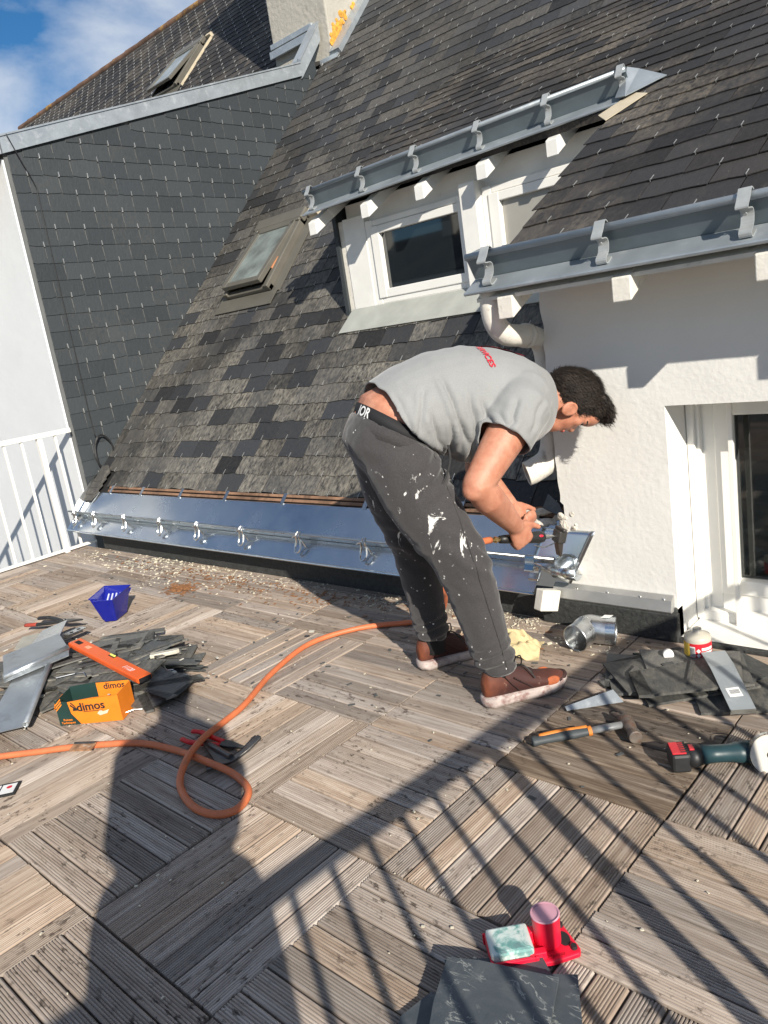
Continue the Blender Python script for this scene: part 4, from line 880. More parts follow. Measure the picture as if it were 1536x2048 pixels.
bmesh.ops.delete(bm, geom=[f for f in bm.faces if cut_tee(f.calc_center_median())], context='FACES'); bmesh.ops.smooth_vert(bm, verts=[v for v in bm.verts if v.is_boundary], factor=.5, use_axis_x=True, use_axis_y=True, use_axis_z=True)
bm.to_mesh(tm); bm.free()
soften_edges(tm); tee = put('t_shirt', tm, MT['tee'], man, PM, smooth=True); o = tee.modifiers.new('s', 'SOLIDIFY'); o.thickness = .004; o.offset = 1
bv = BVHTree.FromPolygons([v.co.copy() for v in tm.vertices], [list(p.vertices) for p in tm.polygons])
def decal(name, me, M, mat, off, parent):        # lay flat print onto the cloth
    bm = bmesh.new(); bm.from_mesh(me); bmesh.ops.transform(bm, matrix=M, verts=bm.verts); bmesh.ops.triangulate(bm, faces=bm.faces)
    for _ in range(5): bmesh.ops.subdivide_edges(bm, edges=[e for e in bm.edges if e.calc_length() > .008], cuts=1); bmesh.ops.triangulate(bm, faces=bm.faces)
    for v in bm.verts:
        h = bv.ray_cast(v.co + V((0, 0, .3)), V((0, 0, -1)))
        if h[0]: v.co = h[0] + h[1] * off
    m2 = bpy.data.meshes.new(name); bm.to_mesh(m2); bm.free(); put(name, m2, mat, parent, PM)
decal('services_print', text_mesh('SERVICES', .027, bold=True), frame((.240, -.098, 1.2), (0, -1, 0), (1, 0, 0)), MT['red_print'], .0075, tee)
mb = MB(); mb.poly([(.262, .13, 1.2), (.268, -.005, 1.2), (.320, -.020, 1.2), (.395, -.045, 1.2), (.405, .02, 1.2), (.36, .13, 1.2)]); decal('logo_print', mb.mesh(), Matrix(), MT['red_print'], .0075, tee)
mb = MB(); mb.poly([(.288, .10, 1.2), (.310, -.014, 1.2), (.318, -.014, 1.2), (.305, .10, 1.2)]); mb.poly([(.330, .09, 1.2), (.325, -.016, 1.2), (.365, -.032, 1.2), (.345, .0, 1.2), (.345, .09, 1.2)]); decal('logo_stripes', mb.mesh(), Matrix(), MT['white_print'], .0092, tee)
# --- joggers
jb = MB()
jb.loft(ringsz([((-.172, 1.022), (.065, .850), .172), ((-.205, .985), (.055, .815), .182), ((-.232, .935), (.035, .765), .190), ((-.215, .880), (.02, .735), .188), ((-.16, .80), (-.01, .72), .170)]), 28)
def leg(H_, K_, A_, rr_):
    P = [H_ + V((0, 0, .03)), H_.lerp(K_, .25), H_.lerp(K_, .55), H_.lerp(K_, .85), K_, K_.lerp(A_, .25), K_.lerp(A_, .55), K_.lerp(A_, .82), A_ + V((0, 0, .035))]; seg(jb, P, rr_, 22)
leg(RH, RK, RA, [.108, .110, .100, .090, .084, .078, .070, .063, .058]); leg(LH, LK, LA, [.106, .106, .094, .082, .076, .070, .064, .060, .056])
jm = remesh(jb, .0085, 6)
def jfold(p, n):
    s, l, z = p.x, p.y, p.z; w_ = .005 * noise.noise(V((s * 16, l * 16, z * 9))) + .0025 * noise.noise(V((s * 40, l * 40, z * 30)))
    kn = math.exp(-((z - .52) / .11) ** 2); w_ += .0055 * kn * max(-.3, math.sin(z * 95 + s * 60 + l * 25 + 5 * noise.noise(V((s * 8, l * 8, z * 6)))))
    an = math.exp(-((z - .16) / .06) ** 2); w_ += .006 * an * math.sin(z * 150 - s * 30 + 3 * noise.noise(V((s * 9, l * 9, z * 9))))
    hp = math.exp(-((z - .80) / .07) ** 2) * max(0, min(1, (s + .12) * 8)); w_ += .007 * hp * math.sin((z - s * .6) * 110)
    return w_
fold(jm, jfold); bm = bmesh.new(); bm.from_mesh(jm)
WNv = V((.587, 0, .81))
bmesh.ops.delete(bm, geom=[f for f in bm.faces if (f.calc_center_median() - V((-.055, 0, .938))).dot(WNv) > -.016 or f.calc_center_median().z < .118 + .012 * noise.noise(f.calc_center_median() * 20)], context='FACES'); bm.to_mesh(jm); bm.free()
soften_edges(jm, 6); jo = put('joggers', jm, MT['trousers'], man, PM, smooth=True); o = jo.modifiers.new('s', 'SOLIDIFY'); o.thickness = .004; o.offset = 1
# skin-side shift: the waist follows the tilted pelvis
mb = MB(); mb.loft(ringsz([((-.212, .972), (.062, .812), .188), ((-.190, 1.008), (.068, .846), .182)]), 40, cap=False); wb = put('waistband', mb.mesh(), cloth_mat('ribbed_waistband', (.048, .045, .046), .3, 200), jo, PM, smooth=True); wb.modifiers.new('s', 'SOLIDIFY').thickness = .006
mb = MB(); mb.loft(ringsz([((-.186, 1.004), (.055, .842), .176), ((-.166, 1.044), (.06, .872), .168)]), 40, cap=False); ub = put('underwear_band', mb.mesh(), simple('black_elastic', (.012, .012, .014), .8), man, PM, smooth=True); ub.modifiers.new('s', 'SOLIDIFY').thickness = .004
bv = BVHTree.FromPolygons([v.co.copy() for v in mb.mesh().vertices], [list(p.vertices) for p in mb.mesh().polygons])
me = text_mesh('IOR', .040, bold=True, shear=.25); bm = bmesh.new(); bm.from_mesh(me); bmesh.ops.triangulate(bm, faces=bm.faces)
for v in bm.verts:
    t = PI / 2 + .42 + v.co.x * 5.6; y_ = v.co.y; f = .5 + y_ / .040
    bs, bz, fs_, fz, hw = -.186 + .020 * f, 1.004 + .040 * f, .055 + .005 * f, .842 + .03 * f, .176 - .008 * f
    c = V(((bs + fs_) / 2, 0, (bz + fz) / 2)); h = V(((bs - fs_) / 2, 0, (bz - fz) / 2)); v.co = c + V((0, hw, 0)) * math.cos(t) * 1.03 + h * math.sin(t) * 1.03
bm.to_mesh(me); bm.free(); put('band_letters', me, MT['white_print'], ub, PM)
bj = BVHTree.FromPolygons([v.co.copy() for v in jm.vertices], [list(p.vertices) for p in jm.polygons])
for off_, nm in ((.0, 'side_seam'),):
    sp = []
    for k in range(40):
        t_ = k / 39; c_ = V((.005, 0, .86)).lerp(RK, t_ * 2) if t_ < .5 else RK.lerp(RA + V((.0, 0, .03)), t_ * 2 - 1); h_ = bj.ray_cast(V((c_.x + .012, -.6, c_.z)), V((0, 1, 0)))
        if h_[0]: sp.append(h_[0] + V((0, -.0045, 0)))
    put(nm, MB().tube(sp, .0016, 5).mesh(), simple('seam_charcoal', (.028, .027, .027), .9), jo, PM)
# drawn pocket seam
mb = MB(); mb.tube(smoothpath([(.055, -.186, .885), (.052, -.196, .84), (.030, -.200, .79), (.004, -.204, .765)], 5), .0035, 6); put('pocket_seam', mb.mesh(), simple('seam_dark', (.03, .03, .03), .9), jo, PM)
# --- socks and shoes
sock = simple('black_sock', (.012, .012, .013), .9)
for A_ in (RA, LA): put('sock', MB().tube([A_ + V((0, 0, -.04)), A_ + V((0, 0, .02)), A_ + V((-.004, 0, .07))], [.044, .043, .044], 16).mesh(), sock, man, PM, smooth=True)
def shoe_mat():
    t = NT('rust_red_shoe'); o = t.objc(); s = t.n('ShaderNodeSeparateXYZ', {0: o}).outputs; f = t.noise(o, 16, 5, .6)
    c = t.ramp(t.math('ADD', t.math('MULTIPLY', t.math('ADD', s[0], .02), 3.3), t.math('MULTIPLY', t.math('SUBTRACT', f, .5), .5)), [(.0, (.22, .060, .022)), (.16, (.12, .034, .018)), (.36, (.045, .013, .011)), (.7, (.055, .016, .012)), (1, (.11, .03, .018))])
    c = t.mix(t.step(s[2], .105, .125), c, (.05, .055, .04)); c = t.mix(t.math('MULTIPLY', t.step(t.noise(o, 24, 5, .7), .60, .66), .35), c, (.40, .26, .2))
    return t.set_b(Base_Color=c, Roughness=.75, Normal=t.bump(t.noise(o, 300, 2), .3, .002))
MT['shoe'] = shoe_mat(); MT['sole'] = simple('dirty_white_sole', (.44, .37, .34), .8, 0, .25, 40, .4, 80, dirt=((.16, .05, .04), 24, .50, .8)); MT['piping'] = simple('lime_piping', (.55, .62, .08), .6)
def shoe(name_label, A_, yaw, pitch, heel):
    # local: x forward from heel, z up
    Ms = PM @ Matrix.Translation(V(heel)) @ Matrix.Rotation(yaw, 4, 'Z') @ Matrix.Rotation(-pitch, 4, 'Y')
    R_ = lambda x, w_, z0, z1: (V((x, 0, (z0 + z1) / 2)), V((0, w_, 0)), V((0, 0, (z1 - z0) / 2)))
    mb = MB(); mb.loft([R_(.006, .020, .028, .085), R_(.02, .034, .024, .118), R_(.055, .038, .022, .128), (V((.095, 0, .072)), V((0, .039, 0)), V((.012, 0, .052))), (V((.135, 0, .062)), V((0, .040, 0)), V((.016, 0, .042))), R_(.18, .046, .020, .082), R_(.225, .048, .020, .068), R_(.265, .043, .022, .060), R_(.290, .030, .026, .052), R_(.300, .014, .032, .046)], 22)
    up_ = remesh(mb, .0055, 3); sh_ = put('shoe', up_, MT['shoe'], man, Ms, smooth=True); sh_['label'] = name_label
    mb = MB(); out_ = [(0, 0), (.004, .024), (.03, .038), (.09, .036), (.14, .037), (.19, .047), (.24, .049), (.28, .038), (.302, .016), (.306, 0)]; ol = [(x, y) for x, y in out_] + [(x, -y) for x, y in out_[-2:0:-1]]
    n = len(ol); lv = [(-.002, .98), (.010, 1.05), (.024, 1.03), (.029, .97)]; vs = []
    for z, k in lv: vs += [(.15 + (x - .15) * (1 + (k - 1) * .35), y * k, z + (.016 * max(0, (x - .22) / .08) if z < .03 else .006 * max(0, (x - .22) / .08)) + (.004 if x < .02 else 0)) for x, y in ol]
    fs = [(i * n + k, i * n + (k + 1) % n, (i + 1) * n + (k + 1) % n, (i + 1) * n + k) for i in range(3) for k in range(n)] + [list(range(n))[::-1], list(range(3 * n, 4 * n))]
    put('sole', MB().add(vs, fs).mesh(), MT['sole'], sh_, Ms, smooth=True)
    ob = simple('shoe_overlay', (.035, .014, .012), .8, 0, .4, 30, .4, 200); oo = simple('orange_shoe_patch', (.42, .11, .04), .8, 0, .3, 40, .4, 200)
    for sg in (-1, 1):
        put('side_stripe', MB().tube(smoothpath([(.105, sg * .0405, .090), (.130, sg * .0425, .070), (.165, sg * .046, .045)], 4), .0045, 6, flat=.5).tube(smoothpath([(.075, sg * .0400, .100), (.095, sg * .0415, .070), (.120, sg * .042, .042)], 4), .0035, 6, flat=.5).mesh(), ob, sh_, Ms)
        put('toe_patch', MB().ball((.240, sg * .040, .044), (.026, .010, .016), 12, 8).mesh(), oo, sh_, Ms, smooth=True)
    put('toe_bumper', MB().tube(smoothpath([(.262, -.036, .036), (.290, -.022, .040), (.301, 0, .042), (.290, .022, .040), (.262, .036, .036)], 4), .0085, 8).mesh(), ob, sh_, Ms, smooth=True)
    put('tongue', MB().loft([(V((.098, 0, .112)), V((0, .022, 0)), V((.006, 0, .010))), (V((.135, 0, .100)), V((0, .022, 0)), V((.004, 0, .010))), (V((.185, 0, .078)), V((0, .020, 0)), V((.003, 0, .008)))], 14).mesh(), ob, sh_, Ms, smooth=True)
    put('collar_piping', MB().tube([(.022 + .042 * (1 + math.cos(a)) * .98, .037 * math.sin(a), .122 - .010 * math.cos(a) + .004 * math.cos(2 * a)) for a in [k / 20 * 2 * PI for k in range(20)]], .0032, 6, closed=True).mesh(), MT['piping'], sh_, Ms)
    lb = MB()
    for k in range(5): x = .112 + k * .018; z = .108 - k * .0085; lb.tube([(x, -.026, z - .012), (x + .006, 0, z + .004), (x, .026, z - .012)], .0028, 6)
    lb.tube(smoothpath([(.118, -.01, .112), (.122, -.028, .150), (.140, -.030, .155), (.142, -.02, .120), (.118, -.008, .114)], 4), .0024, 6); lb.tube(smoothpath([(.12, .005, .112), (.15, -.03, .118), (.175, -.05, .075)], 4), .0024, 6)
    put('laces', lb.mesh(), MT['cable'], sh_, Ms); return sh_
shoe('dusty rust-red trainer flat on the deck', RA, .02, 0.0, (.055, -.190, .004))
shoe('rust-red trainer with bright heel, toe pointing away', LA, .10, 0.0, (-.055, .200, .004))
# --- the gas soldering torch in his hand
tw = lambda p: PM @ V(p)
g0 = WR + d * .078 - u_ * .030 - TAX * .005
Mt = PM @ frame(g0, TAX, (0, 1, .15))
tor = thing('soldering_torch', 'black gas soldering torch with copper bit held over the gutter end', 'torch', M=Mt)
put('grip', MB().lathe([(0, -.075), (.013, -.073), (.015, -.05), (.016, .0), (.019, .05), (.021, .09), (.018, .105), (0, .107)], 18, Mt @ Matrix.Rotation(PI / 2, 4, 'Y') if False else Matrix.Rotation(PI / 2, 4, 'Y')).mesh(), simple('black_grip', (.018, .018, .018), .45), tor, Mt, smooth=True)
put('red_button', MB().ball((.085, -.014, .010), (.011, .006, .005), 12, 6).mesh(), simple('red_button', (.7, .02, .05), .4), tor, Mt, smooth=True)
put('stem', MB().tube([(.104, 0, 0), (.165, 0, 0)], .0055, 10).tube(smoothpath([(.06, -.02, -.02), (.10, -.024, -.028), (.15, -.016, -.018)], 4), .002, 6).lathe([(.008, .0), (.008, .018)], 12, Matrix.Translation((.112, 0, 0)) @ Matrix.Rotation(PI / 2, 4, 'Y'), True).mesh(), MT['bright'], tor, Mt)
put('bit_holder', MB().box((.178, 0, 0), (.034, .040, .044)).box((.178, 0, .026), (.016, .05, .012)).mesh(), MT['steel_dark'], tor, Mt, bevel=.004)
put('copper_bit', MB().prism([(.165, -.012, -.02), (.192, -.012, -.02), (.205, -.004, -.075), (.196, -.004, -.078)], (0, .024, 0)).mesh(), simple('tinned_copper', (.16, .14, .13), .35, .8), tor, Mt, bevel=.002)
put('hose_fitting', MB().tube([(-.11, 0, 0), (-.072, 0, 0)], .008, 12).tube([(-.095, 0, 0), (-.085, 0, 0)], .011, 6).mesh(), simple('brass', (.6, .45, .22), .3, 1.0), tor, Mt)
TORCH_IN = Mt @ V((-.11, 0, 0))

# ================================================================== PHOTOGRAPHER (stands behind the camera; throws the long shadow)
ph = thing('person', 'photographer in dark jacket standing at the near railing, holding up a phone', 'person', (1.86, -.76, 0), math.atan2(.72, -.69))
QM = W[ph.name]; Qi = QM.inverted(); cl = Qi @ CAM
b = MB()
b.ball((.02, 0, 1.60), (.10, .082, .115)); b.ball((.05, 0, 1.55), (.07, .06, .07)); seg(b, [(-.01, 0, 1.40), (0, 0, 1.50)], [.06, .055])
b.loft([(V((0, 0, .92)), V((.12, 0, 0)), V((0, .15, 0))), (V((0, 0, 1.05)), V((.12, 0, 0)), V((0, .15, 0))), (V((0, 0, 1.25)), V((.125, 0, 0)), V((0, .135, 0))), (V((-.005, 0, 1.38)), V((.10, 0, 0)), V((0, .14, 0))), (V((-.01, 0, 1.45)), V((.06, 0, 0)), V((0, .10, 0)))], 24)
for s in (-1, 1):
    seg(b, [(0, s * .10, .90), (.01, s * .11, .50), (-.01, s * .12, .10)], [.105, .080, .062]); seg(b, [(-.05, s * .12, .06), (.14, s * .14, .05)], [.045, .045])
    hx = V((cl.x - .035, cl.y + s * .075, cl.z - .035)); seg(b, [(-.01, s * .130, 1.36), (.0, s * .135, 1.10)], [.062, .052]); seg(b, [(.0, s * .135, 1.10), hx], [.050, .034]); b.ball(hx, (.035, .030, .045))
def lean(mb):
    for v in mb.v:
        if v.z < 1.42 and v.x < .14: v.y += .05 * min(1, (1.42 - v.z) / .15)
lean(b); pb_ = remesh(b, .012, 5); cloth = simple('dark_jacket', (.04, .045, .06), .85, 0, .2, 20)
put('body', pb_, MT['skin'], ph, QM, smooth=True)
b2 = MB(); b2.loft([(V((0, 0, .90)), V((.13, 0, 0)), V((0, .16, 0))), (V((0, 0, 1.25)), V((.135, 0, 0)), V((0, .145, 0))), (V((-.005, 0, 1.39)), V((.11, 0, 0)), V((0, .148, 0))), (V((-.01, 0, 1.45)), V((.065, 0, 0)), V((0, .10, 0)))], 24)
for s in (-1, 1):
    hx = V((cl.x - .06, cl.y + s * .09, cl.z - .05)); seg(b2, [(-.01, s * .130, 1.36), (.0, s * .135, 1.10)], [.068, .058]); seg(b2, [(.0, s * .135, 1.10), V((0, s * .135, 1.10)).lerp(hx, .8)], [.056, .044])
lean(b2); put('jacket', remesh(b2, .012, 4), cloth, ph, QM, smooth=True)
b3 = MB()
for s in (-1, 1): seg(b3, [(0, s * .10, .93), (.01, s * .11, .50), (-.01, s * .12, .12)], [.115, .090, .075])
lean(b3); put('trousers', remesh(b3, .012, 4), simple('blue_jeans', (.05, .07, .12), .9), ph, QM, smooth=True)
put('hair', MB().ball((.0, 0, 1.63), (.105, .088, .095), 20, 12).mesh(), MT['hair'], ph, QM, smooth=True)
for s in (-1, 1): put('shoe', MB().loft([(V((-.08, s * .12 + .05, .04)), V((0, .03, 0)), V((0, 0, .04))), (V((0, s * .125 + .05, .05)), V((0, .042, 0)), V((0, 0, .05))), (V((.12, s * .14 + .05, .035)), V((0, .048, 0)), V((0, 0, .035))), (V((.19, s * .15 + .05, .025)), V((0, .02, 0)), V((0, 0, .02)))], 14).mesh(), MT['cable'], ph, QM, smooth=True)
fwd = RWC[2]; Mp = cam.matrix_world @ Matrix.Translation((0.02, -.05, .012))
tag(put('phone', MB().box((0, 0, 0), (.072, .148, .008)).mesh(), MT['cable'], None, Mp, bevel=.004), 'dark phone held up by the photographer', 'phone')
# ================================================================== TOOLS AND MATERIALS ON THE DECK
def shard(rr, a, bsz, th, jag=.12):
    n = rr.choice([4, 5, 5, 6]); pts = []
    base = [(-a / 2, -bsz / 2), (a / 2, -bsz / 2), (a / 2, bsz / 2), (-a / 2, bsz / 2)]
    for i, (x, y) in enumerate(base):
        if rr.random() < .35: pts += [(x * (1 - rr.uniform(.1, .4)), y), (x, y * (1 - rr.uniform(.1, .5)))] if i % 2 == 0 else [(x, y * (1 - rr.uniform(.1, .5))), (x * (1 - rr.uniform(.1, .4)), y)]
        else: pts.append((x * (1 + rr.uniform(-jag, jag)), y * (1 + rr.uniform(-jag, jag))))
    return MB().prism([(x, y, 0) for x, y in pts], (0, 0, th)).mesh('slate')
# ---- left pile of broken slates
rr = random.Random(21); cen = V((-1.40, .80, 0)); ax1 = V((.80, .45, 0)).normalized()
def in_pile(a, b): return cen + ax1 * a + V((-ax1.y, ax1.x, 0)) * b
for k in range(74):
    a = rr.gauss(-.04, .24); b = rr.gauss(0, .14)
    a = max(-.60, min(.36, a)); b = max(-.26, min(.24, b)); top = .075 * max(0, 1 - (a / .62) ** 2) * max(0, 1 - (b / .32) ** 2); z = .006 + rr.random() * top
    long_ = rr.random() < .45; me = shard(rr, rr.uniform(.16, .30), rr.uniform(.03, .08) if long_ else rr.uniform(.10, .19), rr.uniform(.004, .008))
    M = TR(in_pile(a, b) + V((0, 0, z)), rr.gauss(math.atan2(ax1.y, ax1.x) + .35, .5 if long_ else 1.0), rr.gauss(0, .07), rr.gauss(0, .06))
    tag(put('broken_slate', me, MT['slate_loose'], None, M), 'broken grey slate in the jumbled pile under the orange level', 'slate', 'broken slates heaped on the left')
for (px, py, z, a_, b_, rz, lb_) in [(330, 1370, .030, .30, .21, .15, 'broad slate in the head of the shadow at the right of the pile'), (255, 1345, .055, .27, .18, .5, 'wide slate under the lower end of the orange level'), (225, 1295, .060, .28, .16, .9, 'squarish slate beside the upper end of the orange level'), (345, 1325, .045, .26, .055, .45, 'narrow slate beside the pale metal strip on the pile'), (290, 1400, .012, .24, .14, .1, 'low slate to the right of the cardboard box'), (265, 1270, .045, .30, .05, .85, 'slim slate at the back of the pile towards the blue scuttle'), (300, 1310, .050, .32, .06, .62, 'long slim slate running under the pale metal strip')]:
    me = shard(rr, a_, b_, .007, .05); tag(put('broken_slate', me, MT['slate_loose'], None, TR(at(px, py, z), rz, rr.gauss(0, .03), rr.gauss(0, .03))), lb_, 'slate', 'broken slates heaped on the left')
# nails, wires, chips
mb = MB(); rr = random.Random(4)
for k in range(60):
    p = in_pile(rr.gauss(.05, .35), rr.gauss(-.05, .18)); p.z = .01 + .06 * rr.random(); s = rr.uniform(.004, .013); mb.box((0, 0, 0), (s * 1.8, s, s * .4), TR(p, rr.uniform(0, 6), rr.uniform(-.4, .4)))
put('mortar_chips', mb.mesh(), simple('pale_chip', (.5, .48, .42), .9), kind='stuff')
for pts, lab in [([(320, 1318, .06), (333, 1340, .05), (347, 1339, .05)], 'bent steel hook lying on dark slate beside the white bracket'), ([(340, 1363, .03), (375, 1360, .02), (390, 1362, .02)], 'straight steel pin lying in the shadow beside the white strip'), ([(112, 1356, .07), (150, 1347, .07), (168, 1345, .08), (172, 1352, .07)], 'bent steel wire lying on slate behind the cardboard box'), ([(246, 1427, .012), (268, 1419, .015), (285, 1418, .01)], 'bent steel wire lying beside the right end of the cardboard box')]:
    tag(put('steel_wire', MB().tube([at(*p) for p in pts], .0025, 6).mesh(), MT['bright']), lab, 'wire', 'loose wires')
def quad_sheet(name, label, cat, corners, th, mat, roll=None, group=None, sub=None):
    t = thing(name, label, cat, sum((V(c) for c in corners), V()) / len(corners), group=group); c = [V(p) for p in corners]; n = (c[1] - c[0]).cross(c[-1] - c[0]).normalized()
    if n.z < 0: n = -n
    put('sheet', MB().prism(c, n * th).mesh(), mat, t)
    if roll: put('rolled_edge', MB().tube([c[roll[0]] + n * .008, c[roll[1]] + n * .008], .010, 10, cap=False).mesh(), mat, t, smooth=True).modifiers.new('s', 'SOLIDIFY').thickness = .002
    return t
Zs = MT['zinc_sheet']
quad_sheet('zinc_offcut', 'long dull zinc offcut with rolled edge sloping off the left pile', 'zinc sheet', [at(-40, 1475, .030), at(52, 1453, .034), at(112, 1300, .108), at(50, 1318, .108)], .003, Zs, (1, 2))
t = quad_sheet('zinc_offcut', 'wide dull zinc offcut lying across the top of the left pile', 'zinc sheet', [at(8, 1358, .110), at(6, 1312, .115), at(118, 1268, .130), at(138, 1298, .125)], .003, Zs, (0, 3))
put('front_fold', MB().prism([at(8, 1358, .110), at(138, 1298, .125), at(138, 1312, .108), at(8, 1366, .092)], (0, 0, .003)).mesh(), Zs, t)
quad_sheet('zinc_offcut', 'small pointed grey zinc offcut between the snips and the wide zinc sheet', 'zinc sheet', [at(55, 1300, .095), at(85, 1262, .10), at(135, 1240, .11), at(118, 1275, .12)], .003, MT['galva'])
quad_sheet('zinc_offcut', 'pale grey zinc offcut under the wide sheet on the left pile', 'zinc sheet', [at(28, 1300, .07), at(45, 1275, .08), at(100, 1262, .085), at(95, 1290, .09)], .003, simple('limey_zinc', (.42, .40, .34), .7, .2))
# ---- tin snips
p0, p1 = at(58, 1248, .05), at(165, 1240, .07); d_ = (p1 - p0); Ms = frame(p0, d_, (d_.y * -1, d_.x, 0)); sn = thing('tin_snips', 'tin snips with red and black handles lying open on the left pile', 'snips', M=Ms)
Lq = d_.length
def handle(y0, y1, m0, m1):
    put('handle', MB().tube(smoothpath([(0, y0, .0), (.08, y0 * .95, .0), (.16, y0 * .5, 0), (Lq * .62, y1, 0)], 4), [.010, .011, .0115, .012] + [.0125] * 5 + [.011] * 4, 10, flat=.7).mesh(), m1, sn, Ms, smooth=True); put('handle_tip', MB().tube(smoothpath([(-.004, y0, .001), (.04, y0, .001), (.075, y0 * .96, .001)], 3), .0128, 10, flat=.75).mesh(), m0, sn, Ms, smooth=True)
redg = simple('faded_red_grip', (.35, .05, .03), .6); blkg = simple('black_rubber', (.02, .02, .02), .55)
handle(-.018, .004, redg, blkg); handle(.075, .012, blkg, blkg)
put('jaws', MB().prism([(Lq * .6, -.010, -.004), (Lq * .75, -.016, -.004), (Lq, .006, -.004), (Lq * .75, .022, -.004), (Lq * .6, .020, -.004)], (0, 0, .010)).lathe([(.010, 0), (.010, .012)], 12, Matrix.Translation((Lq * .66, .004, 0)), True).mesh(), MT['steel_dark'], sn, Ms, bevel=.002)
# ---- perforated bracket
M_ = frame(at(150, 1262, .075), at(178, 1250, .075) - at(150, 1262, .075), (-.5, .8, 0)); br = thing('perforated_bracket', 'short galvanised bracket with two holes beside the snips', 'bracket', M=M_)
put('plate', MB().box((0, 0, 0), (.10, .045, .004)).box((0, .0225, -.012), (.10, .004, .03)).mesh(), MT['galva'], br, M_, bevel=.001); [put('hole', MB().lathe([(0, .003), (.009, .003)], 14, Matrix.Translation((x_, y_, 0))).mesh(), MT['black'], br, M_) for x_, y_ in ((.02, 0), (-.02, -.004))]
M_ = frame(at(330, 1310, .065), at(350, 1305, .065) - at(310, 1313, .065), (-.4, .8, 0)); br = thing('metal_strip', 'short pale metal strip with rounded end on the right side of the left pile', 'bracket', M=M_)
put('plate', MB().prism([(-.06, -.014, 0), (.05, -.014, 0), (.062, -.006, 0), (.062, .006, 0), (.05, .014, 0), (-.06, .014, 0)], (0, 0, .016)).mesh(), simple('pale_painted_metal', (.62, .58, .48), .5, .2, .15, 40, dirt=((.30, .17, .08), 40, .6, .7)), br, M_, bevel=.002); put('screw', MB().ball((0, 0, .016), (.004, .004, .002), 8, 5).mesh(), MT['galva'], br, M_)
M_ = frame(at(378, 1354, .03), at(394, 1357, .03) - at(365, 1350, .03), (-.4, .8, 0)); tag(put('white_tag', MB().prism([(-.045, -.006, 0), (.04, -.008, 0), (.055, 0, 0), (.04, .008, 0), (-.045, .010, 0)], (0, 0, .003)).mesh(), MT['white_print'], None, M_), 'small white plastic tag at the right tip of the slate pile', 'tag')
# ---- orange spirit level
a_, b_ = at(150, 1285, .105), at(290, 1357, .070); d_ = b_ - a_; M_ = frame(a_, d_, (-d_.y, d_.x, .0)); Ln = d_.length
lv = thing('spirit_level', 'orange spirit level lying across the pile of broken slates', 'spirit level', M=M_)
orange = simple('orange_lacquer', (.82, .13, .02), .35, .1, .06, 9, dirt=((.45, .10, .04), 30, .66, .6))
put('beam', MB().prism([(0, -.030, -.011), (0, .030, -.011), (0, .030, .011), (0, -.030, .011)], (Ln, 0, 0)).mesh(), orange, lv, M_, bevel=.003)
put('front_face', MB().box((Ln / 2, -.031, .0), (Ln * .98, .003, .014)).mesh(), simple('dull_orange', (.70, .11, .02), .5, 0, .15, 14), lv, M_)
put('grip_hole', MB().box((.045, .0, .0115), (.05, .022, .001)).mesh(), MT['black'], lv, M_); put('end_plug', MB().box((Ln + .001, 0, 0), (.003, .052, .018)).mesh(), MT['cable'], lv, M_)
put('vial_window', MB().box((Ln * .52, .020, .0116), (.05, .020, .001)).mesh(), MT['cable'], lv, M_); put('vial', MB().tube([(Ln * .52 - .018, .020, .013), (Ln * .52 + .018, .020, .013)], .005, 10).mesh(), simple('yellow_vial', (.75, .75, .15), .1), lv, M_)
me = text_mesh('11120', .030, bold=True, shear=.3); put('numbers', me, simple('silver_print', (.8, .72, .68), .5), lv, M_ @ Matrix.Translation((Ln * .80, -.004, .0125))); put('faded_badge', MB().box((Ln * .17 + .03, .0, .0117), (.036, .02, .001)).mesh(), simple('faded_badge', (.85, .38, .22), .5), lv, M_)
# ---- cardboard nail box
c0, c1 = at(122, 1452), at(246, 1440); d_ = c1 - c0; M_ = frame(c0, d_, (-d_.y, d_.x, 0)); bw = d_.length; bd = .115; bh = .105
bx = thing('cardboard_box', 'orange and dark green cardboard nail box lettered dimos', 'box', M=M_)
oc = simple('orange_card', (.80, .22, .015), .55, 0, .08, 20, .1, 60, dirt=((.72, .60, .45), 14, .68, .7)); gc = simple('dark_green_card', (.012, .040, .034), .55, 0, .1, 20); inner = simple('card_inside', (.015, .03, .026), .8)
mb = MB(); mb.prism([(bw * .34, 0, 0), (bw, 0, 0), (bw + .004, -.004, bh * 1.0), (bw * .62, -.006, bh * 1.0), (bw * .20, -.003, bh * .90), (bw * .22, -.002, bh * .45)], (0, .0025, 0)); put('front_panel', mb.mesh(), oc, bx, M_)
mb = MB(); mb.prism([(0, -.0005, 0), (bw * .335, -.0005, 0), (bw * .215, -.0025, bh * .45), (bw * .195, -.0035, bh * .90), (-.002, -.001, bh * .98)], (0, .003, 0)); put('front_green', mb.mesh(), gc, bx, M_)
put('back_panel', MB().prism([(0, bd, 0), (bw, bd, 0), (bw, bd, bh * 1.05), (bw * .40, bd, bh * 1.06), (0, bd, bh * .98)], (0, .0025, 0)).mesh(), gc, bx, M_)
put('back_liner', MB().prism([(bw * .45, bd - .002, bh * .3), (bw - .002, bd - .002, bh * .3), (bw - .002, bd - .002, bh * 1.03), (bw * .45, bd - .002, bh * 1.04)], (0, .0015, 0)).mesh(), oc, bx, M_)
put('side_panel', MB().box((0, bd / 2, bh * .47), (.0025, bd, bh * .94)).mesh(), gc, bx, M_); put('side_panel', MB().box((bw, bd / 2, bh * .5), (.0025, bd, bh)).mesh(), oc, bx, M_); put('bottom', MB().box((bw / 2, bd / 2, .002), (bw, bd, .003)).mesh(), inner, bx, M_)
